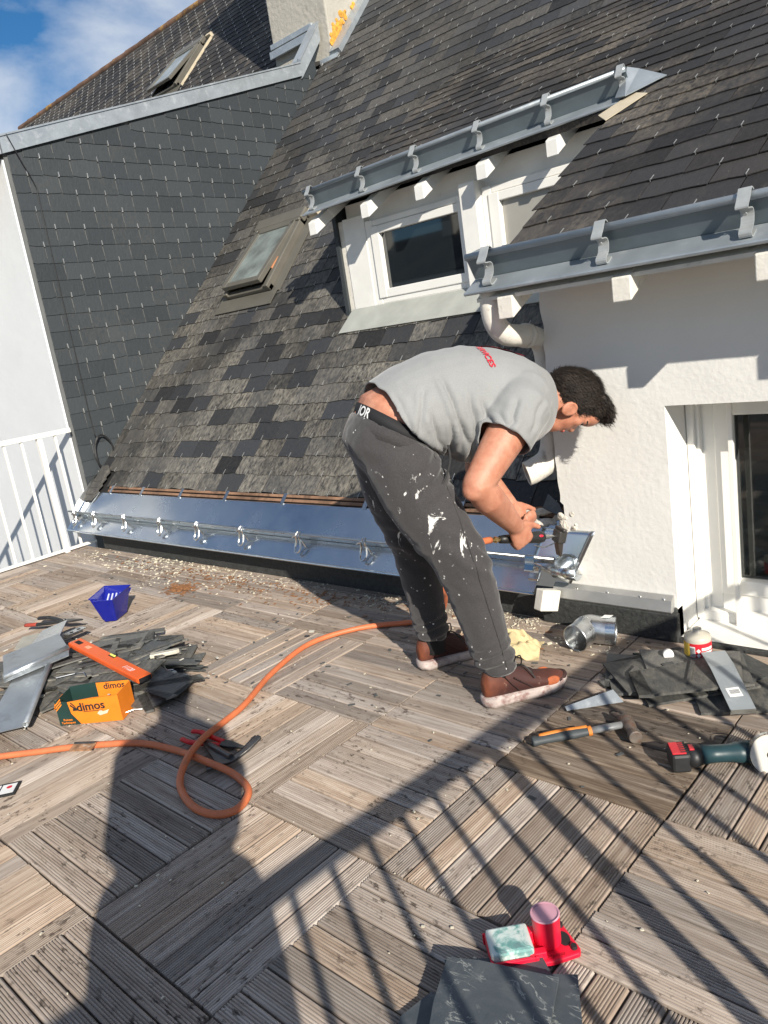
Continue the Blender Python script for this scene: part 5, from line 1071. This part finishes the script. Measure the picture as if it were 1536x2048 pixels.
put('flap', MB().prism([(0, 0, bh * .92), (0, bd * .55, bh * .95), (-.012, bd * .5, bh * .62), (-.014, .01, bh * .60)], (-.002, 0, 0)).mesh(), oc, bx, M_)
Mf = M_ @ Matrix.Translation((bw * .56, -.007, bh * .68)) @ Matrix.Rotation(PI / 2, 4, 'X'); blk = simple('black_print', (.02, .02, .02), .6)
put('dimos_lettering', text_mesh('dimos', .046, bold=True), blk, bx, Mf @ Matrix.Rotation(.03, 4, 'Z')); put('underline', MB().box((.006, -.019, 0), (.075, .0022, .0006)).mesh(), blk, bx, Mf)
put('logo_mark', MB().prism([(-.072, -.012, 0), (-.052, -.012, 0), (-.058, .002, 0), (-.066, .004, 0)], (0, 0, .0006)).prism([(-.080, .010, 0), (-.060, -.008, 0), (-.057, -.006, 0), (-.076, .014, 0)], (0, 0, .0008)).prism([(-.076, .020, 0), (-.062, .004, 0), (-.059, .006, 0), (-.072, .022, 0)], (0, 0, .0008)).mesh(), blk, bx, Mf)
put('small_lettering', text_mesh('Pointes\nTechniques', .0120, bold=True), oc, bx, M_ @ Matrix.Translation((bw * .15, -.0045, bh * .17)) @ Matrix.Rotation(PI / 2, 4, 'X'))
for k in range(3): put('orange_stripe', MB().prism([(0, 0, 0), (.026, .024, 0), (.026, .030, 0), (0, .006, 0)], (0, 0, .0006)).mesh(), oc, bx, M_ @ Matrix.Translation((.0, -.0035, bh * (.58 + .10 * k))) @ Matrix.Rotation(PI / 2, 4, 'X'))
put('back_lettering', text_mesh('dimos', .036, bold=True), blk, bx, M_ @ Matrix.Translation((bw * .74, bd - .0035, bh * .88)) @ Matrix.Rotation(PI / 2, 4, 'X'))
put('torn_patch', MB().prism([(bw * .68, -.0062, bh * .30), (bw * .80, -.0062, bh * .36), (bw * .84, -.0062, bh * .50), (bw * .74, -.0062, bh * .44), (bw * .70, -.0062, bh * .52), (bw * .64, -.0062, bh * .38)], (0, -.0006, 0)).mesh(), simple('torn_card', (.75, .55, .40), .8), bx, M_)
# ---- blue paint scuttle
c0 = at(214, 1243); M_ = TR(c0 + V((-.02, .05, 0)), math.radians(-55)) @ Matrix.Diagonal((.86, .86, .95, 1)); pt = thing('paint_scuttle', 'blue plastic paint scuttle standing alone on the deck', 'paint tray', M=M_)
blue = simple('blue_plastic', (.012, .018, .26), .25, 0, .1, 12, dirt=((.35, .38, .55), 90, .70, .6))
bo = [(-.075, -.055), (.035, -.055), (.035, -.025), (.070, -.025), (.070, .055), (-.075, .055)]; to = [(-.145, -.095), (.055, -.10), (.065, -.045), (.105, -.045), (.120, .085), (-.110, .095)]; H = .135; n = len(bo)
vs = [(x, y, 0) for x, y in bo] + [(x, y, H + (.012 if x < 0 else 0)) for x, y in to]; fs = [(i, (i + 1) % n, n + (i + 1) % n, n + i) for i in range(n)] + [list(range(n))[::-1]]
o = put('tray', MB().add(vs, fs).mesh(), blue, pt, M_, bevel=.006); o.modifiers.new('s', 'SOLIDIFY').thickness = .004
put('rim', MB().tube([V((x, y, H + (.012 if x < 0 else 0))) for x, y in to], .004, 6, closed=True).mesh(), blue, pt, M_); mb = MB()
for k in range(5): mb.bar((-.100 + .012 * k, -.055 + k * .026, .085), (-.030 + .010 * k, -.05 + k * .026, .030), .008, .006)
put('ramp', MB().prism([(-.13, -.088, .125), (-.13, .088, .125), (.03, .052, .008), (.03, -.052, .008)], (0, 0, .003)).mesh(), blue, pt, M_); mb = MB()
for k in range(5):
    y = -.052 + k * .026; mb.prism([(-.105, y - .004, .1085), (-.105, y + .004, .1085), (-.035, y + .004, .057), (-.035, y - .004, .057)], (.004, 0, .005))
put('ribs', mb.mesh(), simple('pale_blue_rib', (.55, .58, .72), .4), pt, M_)
# ---- gas hose
hp = [(-120, 1530), (0, 1513), (80, 1503), (150, 1494), (270, 1486), (350, 1500), (420, 1526), (470, 1550), (497, 1582), (475, 1618), (430, 1629), (385, 1612), (360, 1570), (372, 1522), (405, 1478), (450, 1442), (490, 1408), (545, 1345), (620, 1287), (720, 1256), (820, 1245), (868, 1240)]
P = []
for i, (x, y) in enumerate(hp): P.append(at(x, y, .013 + (.022 if 13 <= i <= 14 else 0) + (.010 if i == 6 else 0)))
h1 = at(887, 1215, .05); P += [h1, at(890, 1190, .15), at(884, 1160, .26), P[-1] + V((.16, .05, .50)), TORCH_IN + V((-.06, -.08, .02)), TORCH_IN]
hose = simple('orange_hose', (.60, .165, .065), .5, 0, .10, 20, .2, 200, dirt=((.30, .13, .08), 16, .60, .6))
tag(put('gas_hose', MB().tube(smoothpath(P, 6), .0115, 12).mesh(), hose, smooth=True), 'long orange gas hose looping over the deck to the soldering torch', 'hose')
M_ = TR(at(165, 1494, .026), .55, .15); rp_ = thing('rusty_hinge', 'rusty metal plate lying over the orange hose', 'metal plate', M=M_)
put('plate', MB().box((0, 0, 0), (.085, .038, .004)).mesh(), simple('rust_plate', (.36, .19, .10), .8, .1, .5, 50, .5, 120, dirt=((.55, .50, .42), 40, .58, .8)), rp_, M_); put('knuckle', MB().tube([(-.04, .019, .002), (.04, .019, .002)], .005, 8).mesh(), MT['steel_dark'], rp_, M_)
# ---- red pliers and black bent anvil
a_, b_ = at(372, 1472, .02), at(492, 1496, .012); d_ = b_ - a_; M_ = frame(a_, d_, (-d_.y, d_.x, 0)); Ln = d_.length; pl = thing('pliers', 'pliers with red handles lying under the orange hose', 'pliers', M=M_)
rg_ = simple('red_grip', (.62, .012, .012), .35); 
for s in (-1, 1): put('handle', MB().tube(smoothpath([(0, s * .026 + .006, 0), (.04, s * .032 + .004, 0), (.09, s * .022, 0), (Ln * .62, s * .010, 0)], 4), [.009] * 4 + [.010] * 5 + [.009] * 4, 10, flat=.8).mesh(), rg_, pl, M_, smooth=True)
put('jaws', MB().prism([(Ln * .60, -.016, -.004), (Ln * .72, -.018, -.004), (Ln, -.003, -.004), (Ln, .003, -.004), (Ln * .72, .018, -.004), (Ln * .60, .016, -.004)], (0, 0, .009)).mesh(), MT['steel_dark'], pl, M_, bevel=.002)
an = thing('bent_anvil_iron', 'heavy black bent iron strap beside the red pliers', 'iron', at(450, 1510)); A0, A1, A2 = at(415, 1545, .012), at(470, 1515, .035), at(518, 1478, .055)
pth = smoothpath([at(413, 1540, .006), at(440, 1530, .012), at(466, 1522, .02), at(492, 1503, .04), at(520, 1476, .060)], 5); mb = MB(); vs = []
for i, p in enumerate(pth):
    t_ = (pth[min(i + 1, len(pth) - 1)] - pth[max(0, i - 1)]).normalized(); sd_ = t_.cross(V((0, 0, 1))).normalized(); w_ = .016 * (1 - .5 * abs(i / (len(pth) - 1) - .3)); upv = sd_.cross(t_)
    vs += [p + sd_ * w_, p - sd_ * w_, p - sd_ * w_ + V((0, 0, .010)), p + sd_ * w_ + V((0, 0, .010))]
fs = []
for i in range(len(pth) - 1):
    a = 4 * i; fs += [(a + k, a + (k + 1) % 4, a + 4 + (k + 1) % 4, a + 4 + k) for k in range(4)]
fs += [(3, 2, 1, 0), tuple(4 * (len(pth) - 1) + k for k in range(4))]; put('curved_bar', mb.add(vs, fs).mesh(), MT['steel_dark'], an, bevel=.002)
put('web', MB().prism([at(405, 1488, .01), at(462, 1512, .025), at(455, 1528, .012), at(430, 1526, .008)], (0, 0, .008)).mesh(), MT['steel_dark'], an, bevel=.002)
put('spike', MB().tube([at(462, 1514, .03), at(410, 1486, .015)], [.010, .012], 8).mesh(), MT['steel_dark'], an)
# ---- printed packet at the left edge
M_ = TR(at(4, 1582, .004), .9); pk = thing('printed_packet', 'flat black and white printed packet at the left edge of the deck', 'packet', M=M_)
put('card', MB().box((0, 0, 0), (.10, .075, .006)).mesh(), blk, pk, M_); put('white_print', MB().box((.02, .0, .0035), (.045, .055, .0008)).box((-.02, .02, .0035), (.025, .018, .0008)).mesh(), MT['white_print'], pk, M_); put('red_spot', MB().lathe([(0, .0045), (.009, .0045)], 14, Matrix.Translation((.022, .008, 0))).mesh(), MT['red_print'], pk, M_)
# ---- galvanised elbow
a_, m_, b_ = at(1150, 1278, .055), at(1178, 1258, .062), at(1232, 1262, .055); el = thing('pipe_elbow', 'galvanised steel pipe elbow lying against the bitumen base of the wall', 'pipe', at(1185, 1290))
pth = smoothpath([a_, a_.lerp(m_, .55), m_.lerp(a_, .05) + V((0, 0, .004)), m_.lerp(b_, .45), b_], 6); o = put('bend', MB().tube(pth, .050, 28, cap=False).mesh(), MT['galva'], el, smooth=True); o.modifiers.new('s', 'SOLIDIFY').thickness = .002
n = len(pth); put('seam_ring', MB().tube([pth[n // 3], pth[n // 3 + 1]], .0515, 28, cap=False).mesh(), MT['galva'], el, smooth=True); put('socket', MB().tube([pth[-5], pth[-1]], .0525, 28, cap=False).mesh(), MT['zinc_new'], el, smooth=True)
dn = (pth[-1] - pth[-5]).normalized(); put('sticker', MB().prism([pth[-6] + V((0, -.012, .054)), pth[-3] + V((0, -.012, .055)), pth[-3] + V((0, .018, .054)), pth[-6] + V((0, .018, .053))], (0, 0, .001)).mesh(), MT['white_print'], el)
# ---- cloths by the shoes
def rag(name, label, c, sx, sy, h, mat, seed, rz=0):
    rr = random.Random(seed); mb = MB(); N = 26; vs = []
    for j in range(N):
        for i in range(N):
            u, v = i / (N - 1) * 2 - 1, j / (N - 1) * 2 - 1; q = V((u * 1.6 + seed, v * 1.6, 0)); rd = max(0, 1 - (u * u * .8 + v * v * .8)); ed = 1 + .22 * noise.noise(V((math.atan2(v, u) * 1.4, seed, 3)))
            z = h * (rd ** .7) * (.6 + .7 * abs(noise.noise(q * 1.5)) + .35 * noise.noise(q * 3.5)) + .002
            vs.append((u * sx * ed, v * sy * ed, max(.002, z)))
    fs = [(j * N + i, j * N + i + 1, (j + 1) * N + i + 1, (j + 1) * N + i) for j in range(N - 1) for i in range(N - 1)]
    o = put(name, mb.add(vs, fs).mesh(), mat, None, TR(c, rz), smooth=True); o.modifiers.new('u', 'SUBSURF').render_levels = 1; o.modifiers.new('s', 'SOLIDIFY').thickness = .002; return tag(o, label, 'cloth')
rag('cloth', 'crumpled pale yellow cloth behind the front shoe', at(1028, 1302), .105, .085, .085, simple('yellow_cloth', (.55, .45, .25), .9, 0, .2, 30, .3, 300, dirt=((.60, .25, .16), 9, .58, .5)), 4, .4)
rag('cloth', 'crumpled brown and cream cloth between the two shoes', at(945, 1285), .08, .07, .07, simple('brown_cloth', (.42, .27, .17), .9, 0, .3, 20, .3, 300, dirt=((.65, .60, .45), 14, .5, .8)), 9, .9)
# ---- right stack of slates
rr = random.Random(33); lab = 'weathered slate in the stack under the red-labelled bottle'; grp = 'slates stacked beside the window'
for (px, py, z, a_, b_, rz) in [(1330, 1360, .002, .36, .26, .55), (1300, 1350, .010, .34, .24, .25), (1385, 1365, .012, .35, .24, .75), (1345, 1345, .019, .36, .25, .10), (1400, 1350, .027, .34, .24, .52), (1320, 1340, .032, .33, .25, .85), (1370, 1335, .040, .34, .25, .35), (1440, 1340, .030, .33, .22, .95), (1360, 1355, .047, .32, .24, .62)]:
    tag(put('stacked_slate', shard(rr, a_ * .92, b_ * .92, .008, .10), MT['slate_loose'], None, TR(at(px, py, z), rz, rr.gauss(0, .03), rr.gauss(0, .03))), lab, 'slate', grp)
tag(put('stacked_slate', shard(rr, .34, .26, .008, .03), MT['slate_loose'], None, TR(at(1500, 1385, .006), .55)), 'large clean slate under the zinc strip with the barcode', 'slate', grp)
tag(put('slate_sliver', MB().prism([at(1372, 1368, .056), at(1380, 1362, .058), at(1390, 1325, .062), at(1382, 1322, .060)], (0, 0, .006)).mesh(), MT['slate_loose']), 'thin slate sliver lying on top of the right slate stack', 'slate')
# bottle, cap
c = at(1397, 1308, .045); M_ = TR(c, .3); bt = thing('flux_bottle', 'squat clear bottle with red and yellow label on the slates', 'bottle', M=M_)
clr = NT('cloudy_plastic'); clr.b.inputs['Transmission Weight'].default_value = .25; clr.set_b(Base_Color=(.66, .62, .52), Roughness=.3)
put('bottle_body', MB().lathe([(0, 0), (.040, 0), (.043, .004), (.043, .062), (.040, .072), (.020, .080), (.014, .083), (.014, .094), (.011, .096), (.0, .096)], 28).mesh(), clr.m, bt, M_, smooth=True)
put('label_band', MB().lathe([(.0436, .006), (.0436, .054)], 32).mesh(), simple('red_label', (.62, .02, .035), .45), bt, M_, smooth=True)
mb = MB(); cd = (CAM - c); fa = math.atan2(cd.y, cd.x) - .3
def on_label(a0, a1, z0, z1, r=.0442, n=5): 
    return MB().add([(r * math.cos(a0 + (a1 - a0) * k / n), r * math.sin(a0 + (a1 - a0) * k / n), z) for z in (z0, z1) for k in range(n + 1)], [(k, k + 1, n + 2 + k, n + 1 + k) for k in range(n)]).mesh()
put('yellow_panel', on_label(fa - 1.45, fa - .62, .006, .054), simple('yellow_label', (.75, .50, .06), .5), bt, M_); put('white_line', on_label(fa + .25, fa + 1.2, .020, .026), MT['white_print'], bt, M_); put('white_line', on_label(fa + .25, fa + 1.2, .030, .040), MT['white_print'], bt, M_)
for z in (.014, .030): put('hazard_diamond', MB().add([(.0445 * math.cos(fa + .02), .0445 * math.sin(fa + .02), z - .008), (.0445 * math.cos(fa + .18), .0445 * math.sin(fa + .18), z), (.0445 * math.cos(fa + .02), .0445 * math.sin(fa + .02), z + .008), (.0445 * math.cos(fa - .14), .0445 * math.sin(fa - .14), z)], [(0, 1, 2, 3)]).mesh(), MT['white_print'], bt, M_)
mb = MB()
for k in range(8): a_ = fa - .60 + k * .045; mb.add([(.0443 * math.cos(a_), .0443 * math.sin(a_), .01), (.0443 * math.cos(a_ + .02), .0443 * math.sin(a_ + .02), .01), (.0443 * math.cos(a_ + .02), .0443 * math.sin(a_ + .02), .04), (.0443 * math.cos(a_), .0443 * math.sin(a_), .04)], [(0, 1, 2, 3)])
put('barcode_backing', on_label(fa - .62, fa - .22, .008, .044, .0439), MT['white_print'], bt, M_); put('barcode', mb.mesh(), blk, bt, M_)
M_ = TR(at(1336, 1307, .052), .5, 1.35); tag(put('bottle_cap', MB().lathe([(0, .0), (.016, 0), (.0175, .003), (.0175, .020), (.016, .022), (0, .022)], 20).mesh(), MT['white_print'], None, M_, smooth=False), 'small white screw cap lying on its side on the right slate stack', 'cap')
# zinc strip with barcode
c = [at(1402, 1306, .088), at(1450, 1302, .088), at(1513, 1420, .034), at(1462, 1423, .034)]; mid = [c[0].lerp(c[3], .35) + V((0, 0, .012)), c[1].lerp(c[2], .30) + V((0, 0, .012))]
zt = thing('zinc_strip', 'flat zinc strip with a white barcode sticker lying over the right slates', 'zinc strip', c[3]); put('upper_leaf', MB().prism([c[0], c[1], mid[1], mid[0]], (0, 0, .002)).mesh(), MT['zinc_pale'], zt); put('lower_leaf', MB().prism([mid[0], mid[1], c[2], c[3]], (0, 0, .002)).mesh(), MT['zinc_pale'], zt)
put('turned_edge', MB().prism([c[3], c[2], c[2] + V((.004, -.018, -.004)), c[3] + V((.004, -.018, -.004))], (0, 0, .004)).mesh(), MT['bright'], zt)
s0 = lambda u, v: mid[0].lerp(mid[1], u).lerp(c[3].lerp(c[2], u), v) + V((0, 0, .0035)); put('sticker', MB().poly([s0(.18, .52), s0(.72, .52), s0(.76, .72), s0(.22, .72)]).mesh(), MT['white_print'], zt); mb = MB()
for k in range(9): u = .30 + k * .045; mb.poly([s0(u, .57) + V((0, 0, .001)), s0(u + .014, .57) + V((0, 0, .001)), s0(u + .020, .66) + V((0, 0, .001)), s0(u + .006, .66) + V((0, 0, .001))])
put('barcode', mb.mesh(), blk, zt)
# zinc wedge
c = [at(1130, 1414, .012), at(1134, 1422, .004), at(1247, 1404, .004), at(1226, 1380, .03)]; wz = thing('zinc_wedge', 'folded triangular zinc piece lying in front of the right slate stack', 'zinc sheet', c[1]); put('face', MB().prism(c, (0, 0, .002)).mesh(), MT['zinc_pale'], wz); put('fold', MB().prism([c[0], c[3], c[3] + V((-.012, .012, -.02)), c[0] + V((-.008, .008, -.008))], (0, 0, .002)).mesh(), MT['zinc_sheet'], wz)
# ---- hammer
a_, b_ = at(1072, 1482, .014), at(1262, 1446, .030); d_ = b_ - a_; M_ = frame(a_, d_, (-d_.y, d_.x, 0)); Ln = d_.length; hm_ = thing('claw_hammer', 'claw hammer with grey and orange grip lying on the dark planks', 'hammer', M=M_)
put('grip', MB().tube(smoothpath([(-.012, 0, 0), (.0, 0, 0), (.05, 0, 0), (.12, 0, 0), (.165, 0, 0)], 3), [.014, .018, .0185, .0175, .016, .015, .0155, .0165, .017, .0165, .016, .015, .014], 14, flat=.8).mesh(), simple('grey_rubber', (.05, .06, .065), .6, 0, .2, 30), hm_, M_, smooth=True)
og = simple('orange_grip', (.62, .20, .03), .55, 0, .1, 30, dirt=((.2, .12, .06), 30, .62, .6)); put('orange_inlay', MB().tube(smoothpath([(.012, .008, .006), (.05, .010, .0075), (.10, .009, .007), (.155, .007, .006)], 4), .0095, 10).mesh(), og, hm_, M_, smooth=True); put('orange_ring', MB().tube([(.155, 0, 0), (.166, 0, 0)], .0165, 14, flat=.85).mesh(), og, hm_, M_)
put('shaft', MB().tube([(.16, 0, 0), (Ln * .93, 0, .0)], [.0135, .0125], 12, flat=.75).mesh(), simple('grey_shaft', (.25, .26, .265), .5, .3, .15, 20), hm_, M_, smooth=True)
hd_ = MB(); hd_.loft([(V((Ln * .97, -.062, -.006)), V((.015, 0, 0)), V((0, 0, .015))), (V((Ln * .97, -.044, -.005)), V((.0155, 0, 0)), V((0, 0, .0155))), (V((Ln * .97, -.040, -.004)), V((.011, 0, 0)), V((0, 0, .011))), (V((Ln * .97, -.018, 0)), V((.014, 0, 0)), V((0, 0, .014))), (V((Ln * .97, .012, .002)), V((.016, 0, 0)), V((0, 0, .014))), (V((Ln * .965, .030, .001)), V((.017, 0, 0)), V((0, 0, .011)))], 16)
for v_ in hd_.v: v_.x = Ln * .97 + (v_.x - Ln * .97) * 1.3; v_.z *= 1.3; v_.y *= 1.1
MT['rusty'] = metal_mat('rusty_steel', (0.17, 0.145, 0.125), 0.5, 0.5, 0.4, 0.05, 30, 20, ((0.20, 0.10, 0.055), 40, 0.5))
put('head', hd_.mesh(), MT['rusty'], hm_, M_, bevel=.002)
for s in (-1, 1): put('claw', MB().tube(smoothpath([(Ln * .965 + s * .006, .024, .001), (Ln * .955 + s * .010, .055, -.001), (Ln * .93 + s * .013, .088, -.008)], 4), [.012] * 3 + [.010] * 3 + [.008] * 2 + [.004], 8, flat=.8).mesh(), MT['rusty'], hm_, M_, smooth=True)
# ---- cordless grinder
a_, b_ = at(1338, 1508, .042), at(1545, 1492, .045); d_ = (b_ - a_); d_.z = 0; M_ = frame(V((a_.x, a_.y, .034)), d_, (-d_.y, d_.x, 0)) @ Matrix.Diagonal((.78, .86, .86, 1)); Ln = d_.length; gr = thing('cordless_grinder', 'dark teal cordless angle grinder with red battery face at the right edge', 'grinder', M=M_)
teal = simple('dark_teal_plastic', (.018, .050, .060), .42, 0, .15, 25, .1, 90, dirt=((.2, .2, .19), 60, .68, .5)); blkp = simple('black_plastic', (.022, .023, .024), .5, 0, .2, 30); red = simple('red_plastic', (.62, .015, .03), .38)
put('battery', MB().box((.032, 0, -.004), (.064, .085, .064)).mesh(), blkp, gr, M_, bevel=.010); put('battery_face', MB().box((.027, -.003, .0295), (.046, .066, .004)).mesh(), red, gr, M_, bevel=.001); mb = MB()
for k in range(6): mb.box((.045, -.030 + k * .0112, .0325), (.026, .0022, .002))
put('vents', mb.mesh(), blkp, gr, M_); put('release_button', MB().box((.072, -.006, .031), (.017, .030, .006)).mesh(), red, gr, M_, bevel=.002)
put('collar', MB().loft([(V((.058, 0, .0)), V((0, .043, 0)), V((0, 0, .034))), (V((.085, 0, .0)), V((0, .044, 0)), V((0, 0, .034))), (V((.105, 0, 0)), V((0, .034, 0)), V((0, 0, .030)))], 20).mesh(), blkp, gr, M_, smooth=True)
put('barrel', MB().loft([(V((.10, 0, 0)), V((0, .033, 0)), V((0, 0, .030))), (V((.15, 0, 0)), V((0, .029, 0)), V((0, 0, .027))), (V((.20, 0, 0)), V((0, .029, 0)), V((0, 0, .027))), (V((.225, 0, 0)), V((0, .035, 0)), V((0, 0, .032))), (V((.27, 0, 0)), V((0, .037, 0)), V((0, 0, .033)))], 22).mesh(), teal, gr, M_, smooth=True)
put('gear_head', MB().loft([(V((.265, 0, 0)), V((0, .035, 0)), V((0, 0, .032))), (V((.30, 0, .0)), V((0, .032, 0)), V((0, 0, .030))), (V((.34, 0, 0)), V((0, .022, 0)), V((0, 0, .024)))], 18).mesh(), MT['steel_dark'], gr, M_, smooth=True)
put('disc', MB().lathe([(.010, 0), (.060, 0), (.062, .002), (.060, .004), (.010, .004)], 32, Matrix.Translation((.315, -.034, .005)) @ Matrix.Rotation(PI / 2 - .25, 4, 'X')).mesh(), simple('pale_disc', (.55, .53, .48), .7), gr, M_); put('guard', MB().lathe([(.066, -.006), (.068, .018)], 32, Matrix.Translation((.315, -.030, .005)) @ Matrix.Rotation(PI / 2 - .25, 4, 'X')).mesh(), MT['galva'], gr, M_)
# ---- red flux holder with ammonia block and cup
c0 = at(1068, 1905); M_ = TR(c0, math.atan2(*(at(1160, 1893) - at(985, 1925)).yx)); rh = thing('flux_holder', 'red plastic soldering tray with white block and pink cup', 'tray', M=M_); Hl = (at(1160, 1893) - at(985, 1925)).length / 2
rdp = simple('bright_red_plastic', (.80, .012, .045), .35, 0, .08, 20)
put('base', MB().prism([(-Hl, -.042, .003), (Hl * .35, -.045, .003), (Hl * .95, -.036, .003), (Hl, -.025, .003), (Hl * .82, .045, .003), (Hl * .70, .052, .003), (-Hl * .2, .046, .003), (-Hl, .042, .003)], (0, 0, .012)).mesh(), rdp, rh, M_, bevel=.003)
put('block_frame', MB().box((-Hl * .52, -.040, .016), (.098, .006, .026)).box((-Hl * .52, .040, .016), (.098, .006, .026)).box((-Hl * .99, 0, .016), (.006, .086, .026)).box((-Hl * .05, 0, .016), (.006, .086, .026)).box((Hl * .03, .020, .022), (.020, .018, .032)).box((Hl * .03, -.028, .018), (.034, .016, .024)).mesh(), rdp, rh, M_, bevel=.002)
def stain():
    t = NT('ammonia_block'); p = t.pos(); n = t.noise(p, 22, 5, .6, .6); n2 = t.noise(p, 60, 4); c = t.ramp(n, [(.35, (.70, .72, .68)), (.5, (.55, .66, .62)), (.58, (.16, .36, .33)), (.70, (.14, .17, .19))])
    return t.set_b(Base_Color=c, Roughness=.6, Normal=t.bump(n2, .4, .003))
put('white_block', MB().box((-Hl * .52, 0, .028), (.086, .070, .034)).mesh(), stain(), rh, M_, bevel=.006)
Mc = M_ @ Matrix.Translation((Hl * .36, .006, .014)); put('cup', MB().lathe([(0, 0), (.024, 0), (.0265, .004), (.0285, .066), (.0, .066)], 28).mesh(), rdp, rh, Mc, smooth=False); pk_ = NT('milky_pink'); put('cup_surface', MB().lathe([(0, .0675), (.0275, .0675)], 28).mesh(), pk_.set_b(Base_Color=(.62, .33, .40), Roughness=.35), rh, Mc); put('cup_rim', MB().lathe([(.026, .064), (.030, .068), (.0285, .071), (.026, .069)], 28).mesh(), pk_.m, rh, Mc, smooth=True)
put('hole', MB().lathe([(0, .0165), (.016, .0165)], 20, Matrix.Translation((Hl * .72, .004, 0)) @ Matrix.Diagonal((.75, 1.2, 1, 1))).mesh(), blk, rh, M_)
for x, y in ((Hl * .74, .040), (Hl * .86, -.022)): put('black_foot', MB().lathe([(0, .022), (.006, .022), (.007, .014)], 12, Matrix.Translation((x, y, 0))).mesh(), blk, rh, M_)
put('lettering', text_mesh('Express', .013, .0006, shear=.3), simple('red_relief', (.55, .01, .03), .5), rh, M_ @ Matrix.Translation((Hl * .40, -.032, .0158)))
# ---- slates in the foreground
grp = 'slates stacked in the foreground'
def fslate(name, label, pts, z, th=.007):
    tag(put(name, MB().prism([at(x, y, z) for x, y in pts], (0, 0, th)).mesh(), MT['fslate']), label, 'slate', grp)
t = NT('veined_dark_slate'); p = t.pos(); n = t.noise(p, 7, 6, .65, .8); vn = t.noise(t.map(p, (1, 2.4, 1), (0, 0, .5)), 9, 5, .6, 1.2); fn = t.noise(p, 40, 5, .7)
c = t.ramp(n, [(.3, (.045, .058, .070)), (.55, (.072, .085, .096)), (.75, (.12, .13, .135))]); vein = t.math('MULTIPLY', t.step(t.math('ABSOLUTE', t.math('SUBTRACT', vn, .5)), .016, .005), t.step(t.noise(p, 13, 2), .46, .56)); c = t.mix(t.math('MULTIPLY', vein, .65), c, (.38, .39, .36)); c = t.mix(t.math('MULTIPLY', t.step(fn, .66, .72), .3), c, (.30, .30, .27))
MT['fslate'] = t.set_b(Base_Color=c, Roughness=.5, Normal=t.bump(t.math('ADD', fn, n), .45, .003))
fslate('foreground_slate', 'dark slate showing its corner at the lower left of the foreground stack', [(800, 2040), (862, 1990), (990, 2010), (1000, 2200), (790, 2180)], .004)
fslate('foreground_slate', 'narrow slate just under the red soldering tray', [(890, 1925), (1085, 1918), (1102, 1950), (1100, 2120), (900, 2120)], .013)
fslate('foreground_slate', 'right-hand slate of the foreground stack with a pale scratch', [(950, 1950), (1156, 1955), (1165, 2048), (1172, 2200), (940, 2200)], .023)
fslate('foreground_slate', 'large top slate of the foreground stack with white veins', [(896, 1920), (960, 1927), (1118, 1962), (1098, 2070), (1070, 2220), (835, 2200), (868, 2010)], .036, .008)
# ---- debris
mb = MB(); rr = random.Random(11)
for k in range(3000):
    x = rr.uniform(-3.75, .45) if rr.random() < .55 else rr.gauss(-2.6, .5); 
    if rr.random() < .25: x = rr.gauss(.05, .22)
    y = 1.985 - abs(rr.gauss(0, .13)) * (1.2 if x < -1 else .9)
    if noise.noise(V((x * 3.5, y * 7, 2))) < rr.uniform(-.45, .35): continue
    if y < 1.2 or x > .52 or x < -3.8: continue
    s = rr.choice((.002, .003, .003, .004, .005, .008)) * rr.uniform(.8, 1.2); mb.box((0, 0, 0), (s * rr.uniform(.8, 2.4), s, s * .5), TR((x, y, .003), rr.uniform(0, 6), rr.uniform(-.5, .5), rr.uniform(-.3, .3)))
for k in range(420):
    x = rr.uniform(-3.6, 1.2); y = rr.uniform(-.2, 1.9); s = rr.uniform(.0015, .005); mb.box((0, 0, 0), (s * 1.6, s, s * .5), TR((x, y, .003), rr.uniform(0, 6)))
put('mortar_crumbs', mb.mesh(), simple('cream_mortar', (.62, .57, .45), .95, 0, .2, 40), kind='stuff')
mb = MB()
for k in range(420):
    r_ = abs(rr.gauss(0, .05)); a_ = rr.uniform(0, 6.28); s = rr.uniform(.003, .010); mb.box((0, 0, 0), (s * 3, s * .8, .0015), TR((-2.09 + r_ * math.cos(a_) * 1.5, 1.63 + r_ * math.sin(a_), .003 + .012 * max(0, 1 - r_ / .08) * rr.random()), rr.uniform(0, 6), rr.uniform(-.5, .5)))
for k in range(330):
    x = rr.gauss(-1.7, .7); y = 1.9 - abs(rr.gauss(0, .1)); s = rr.uniform(.003, .009); mb.box((0, 0, 0), (s * 3, s, .0015), TR((x, y, .004), rr.uniform(0, 6), rr.uniform(-.4, .4)))
put('rust_flakes', mb.mesh(), simple('rust_brown', (.26, .12, .05), .95, 0, .4, 60), kind='stuff')
mb = MB()
for k in range(110):
    x = rr.uniform(-3.5, .8); y = rr.uniform(.9, 1.95); s = rr.uniform(.003, .011); mb.box((0, 0, 0), (s * 2.2, s, .002), TR((x, y, .003), rr.uniform(0, 6)))
put('slate_chips', mb.mesh(), MT['slate_loose'], kind='stuff')
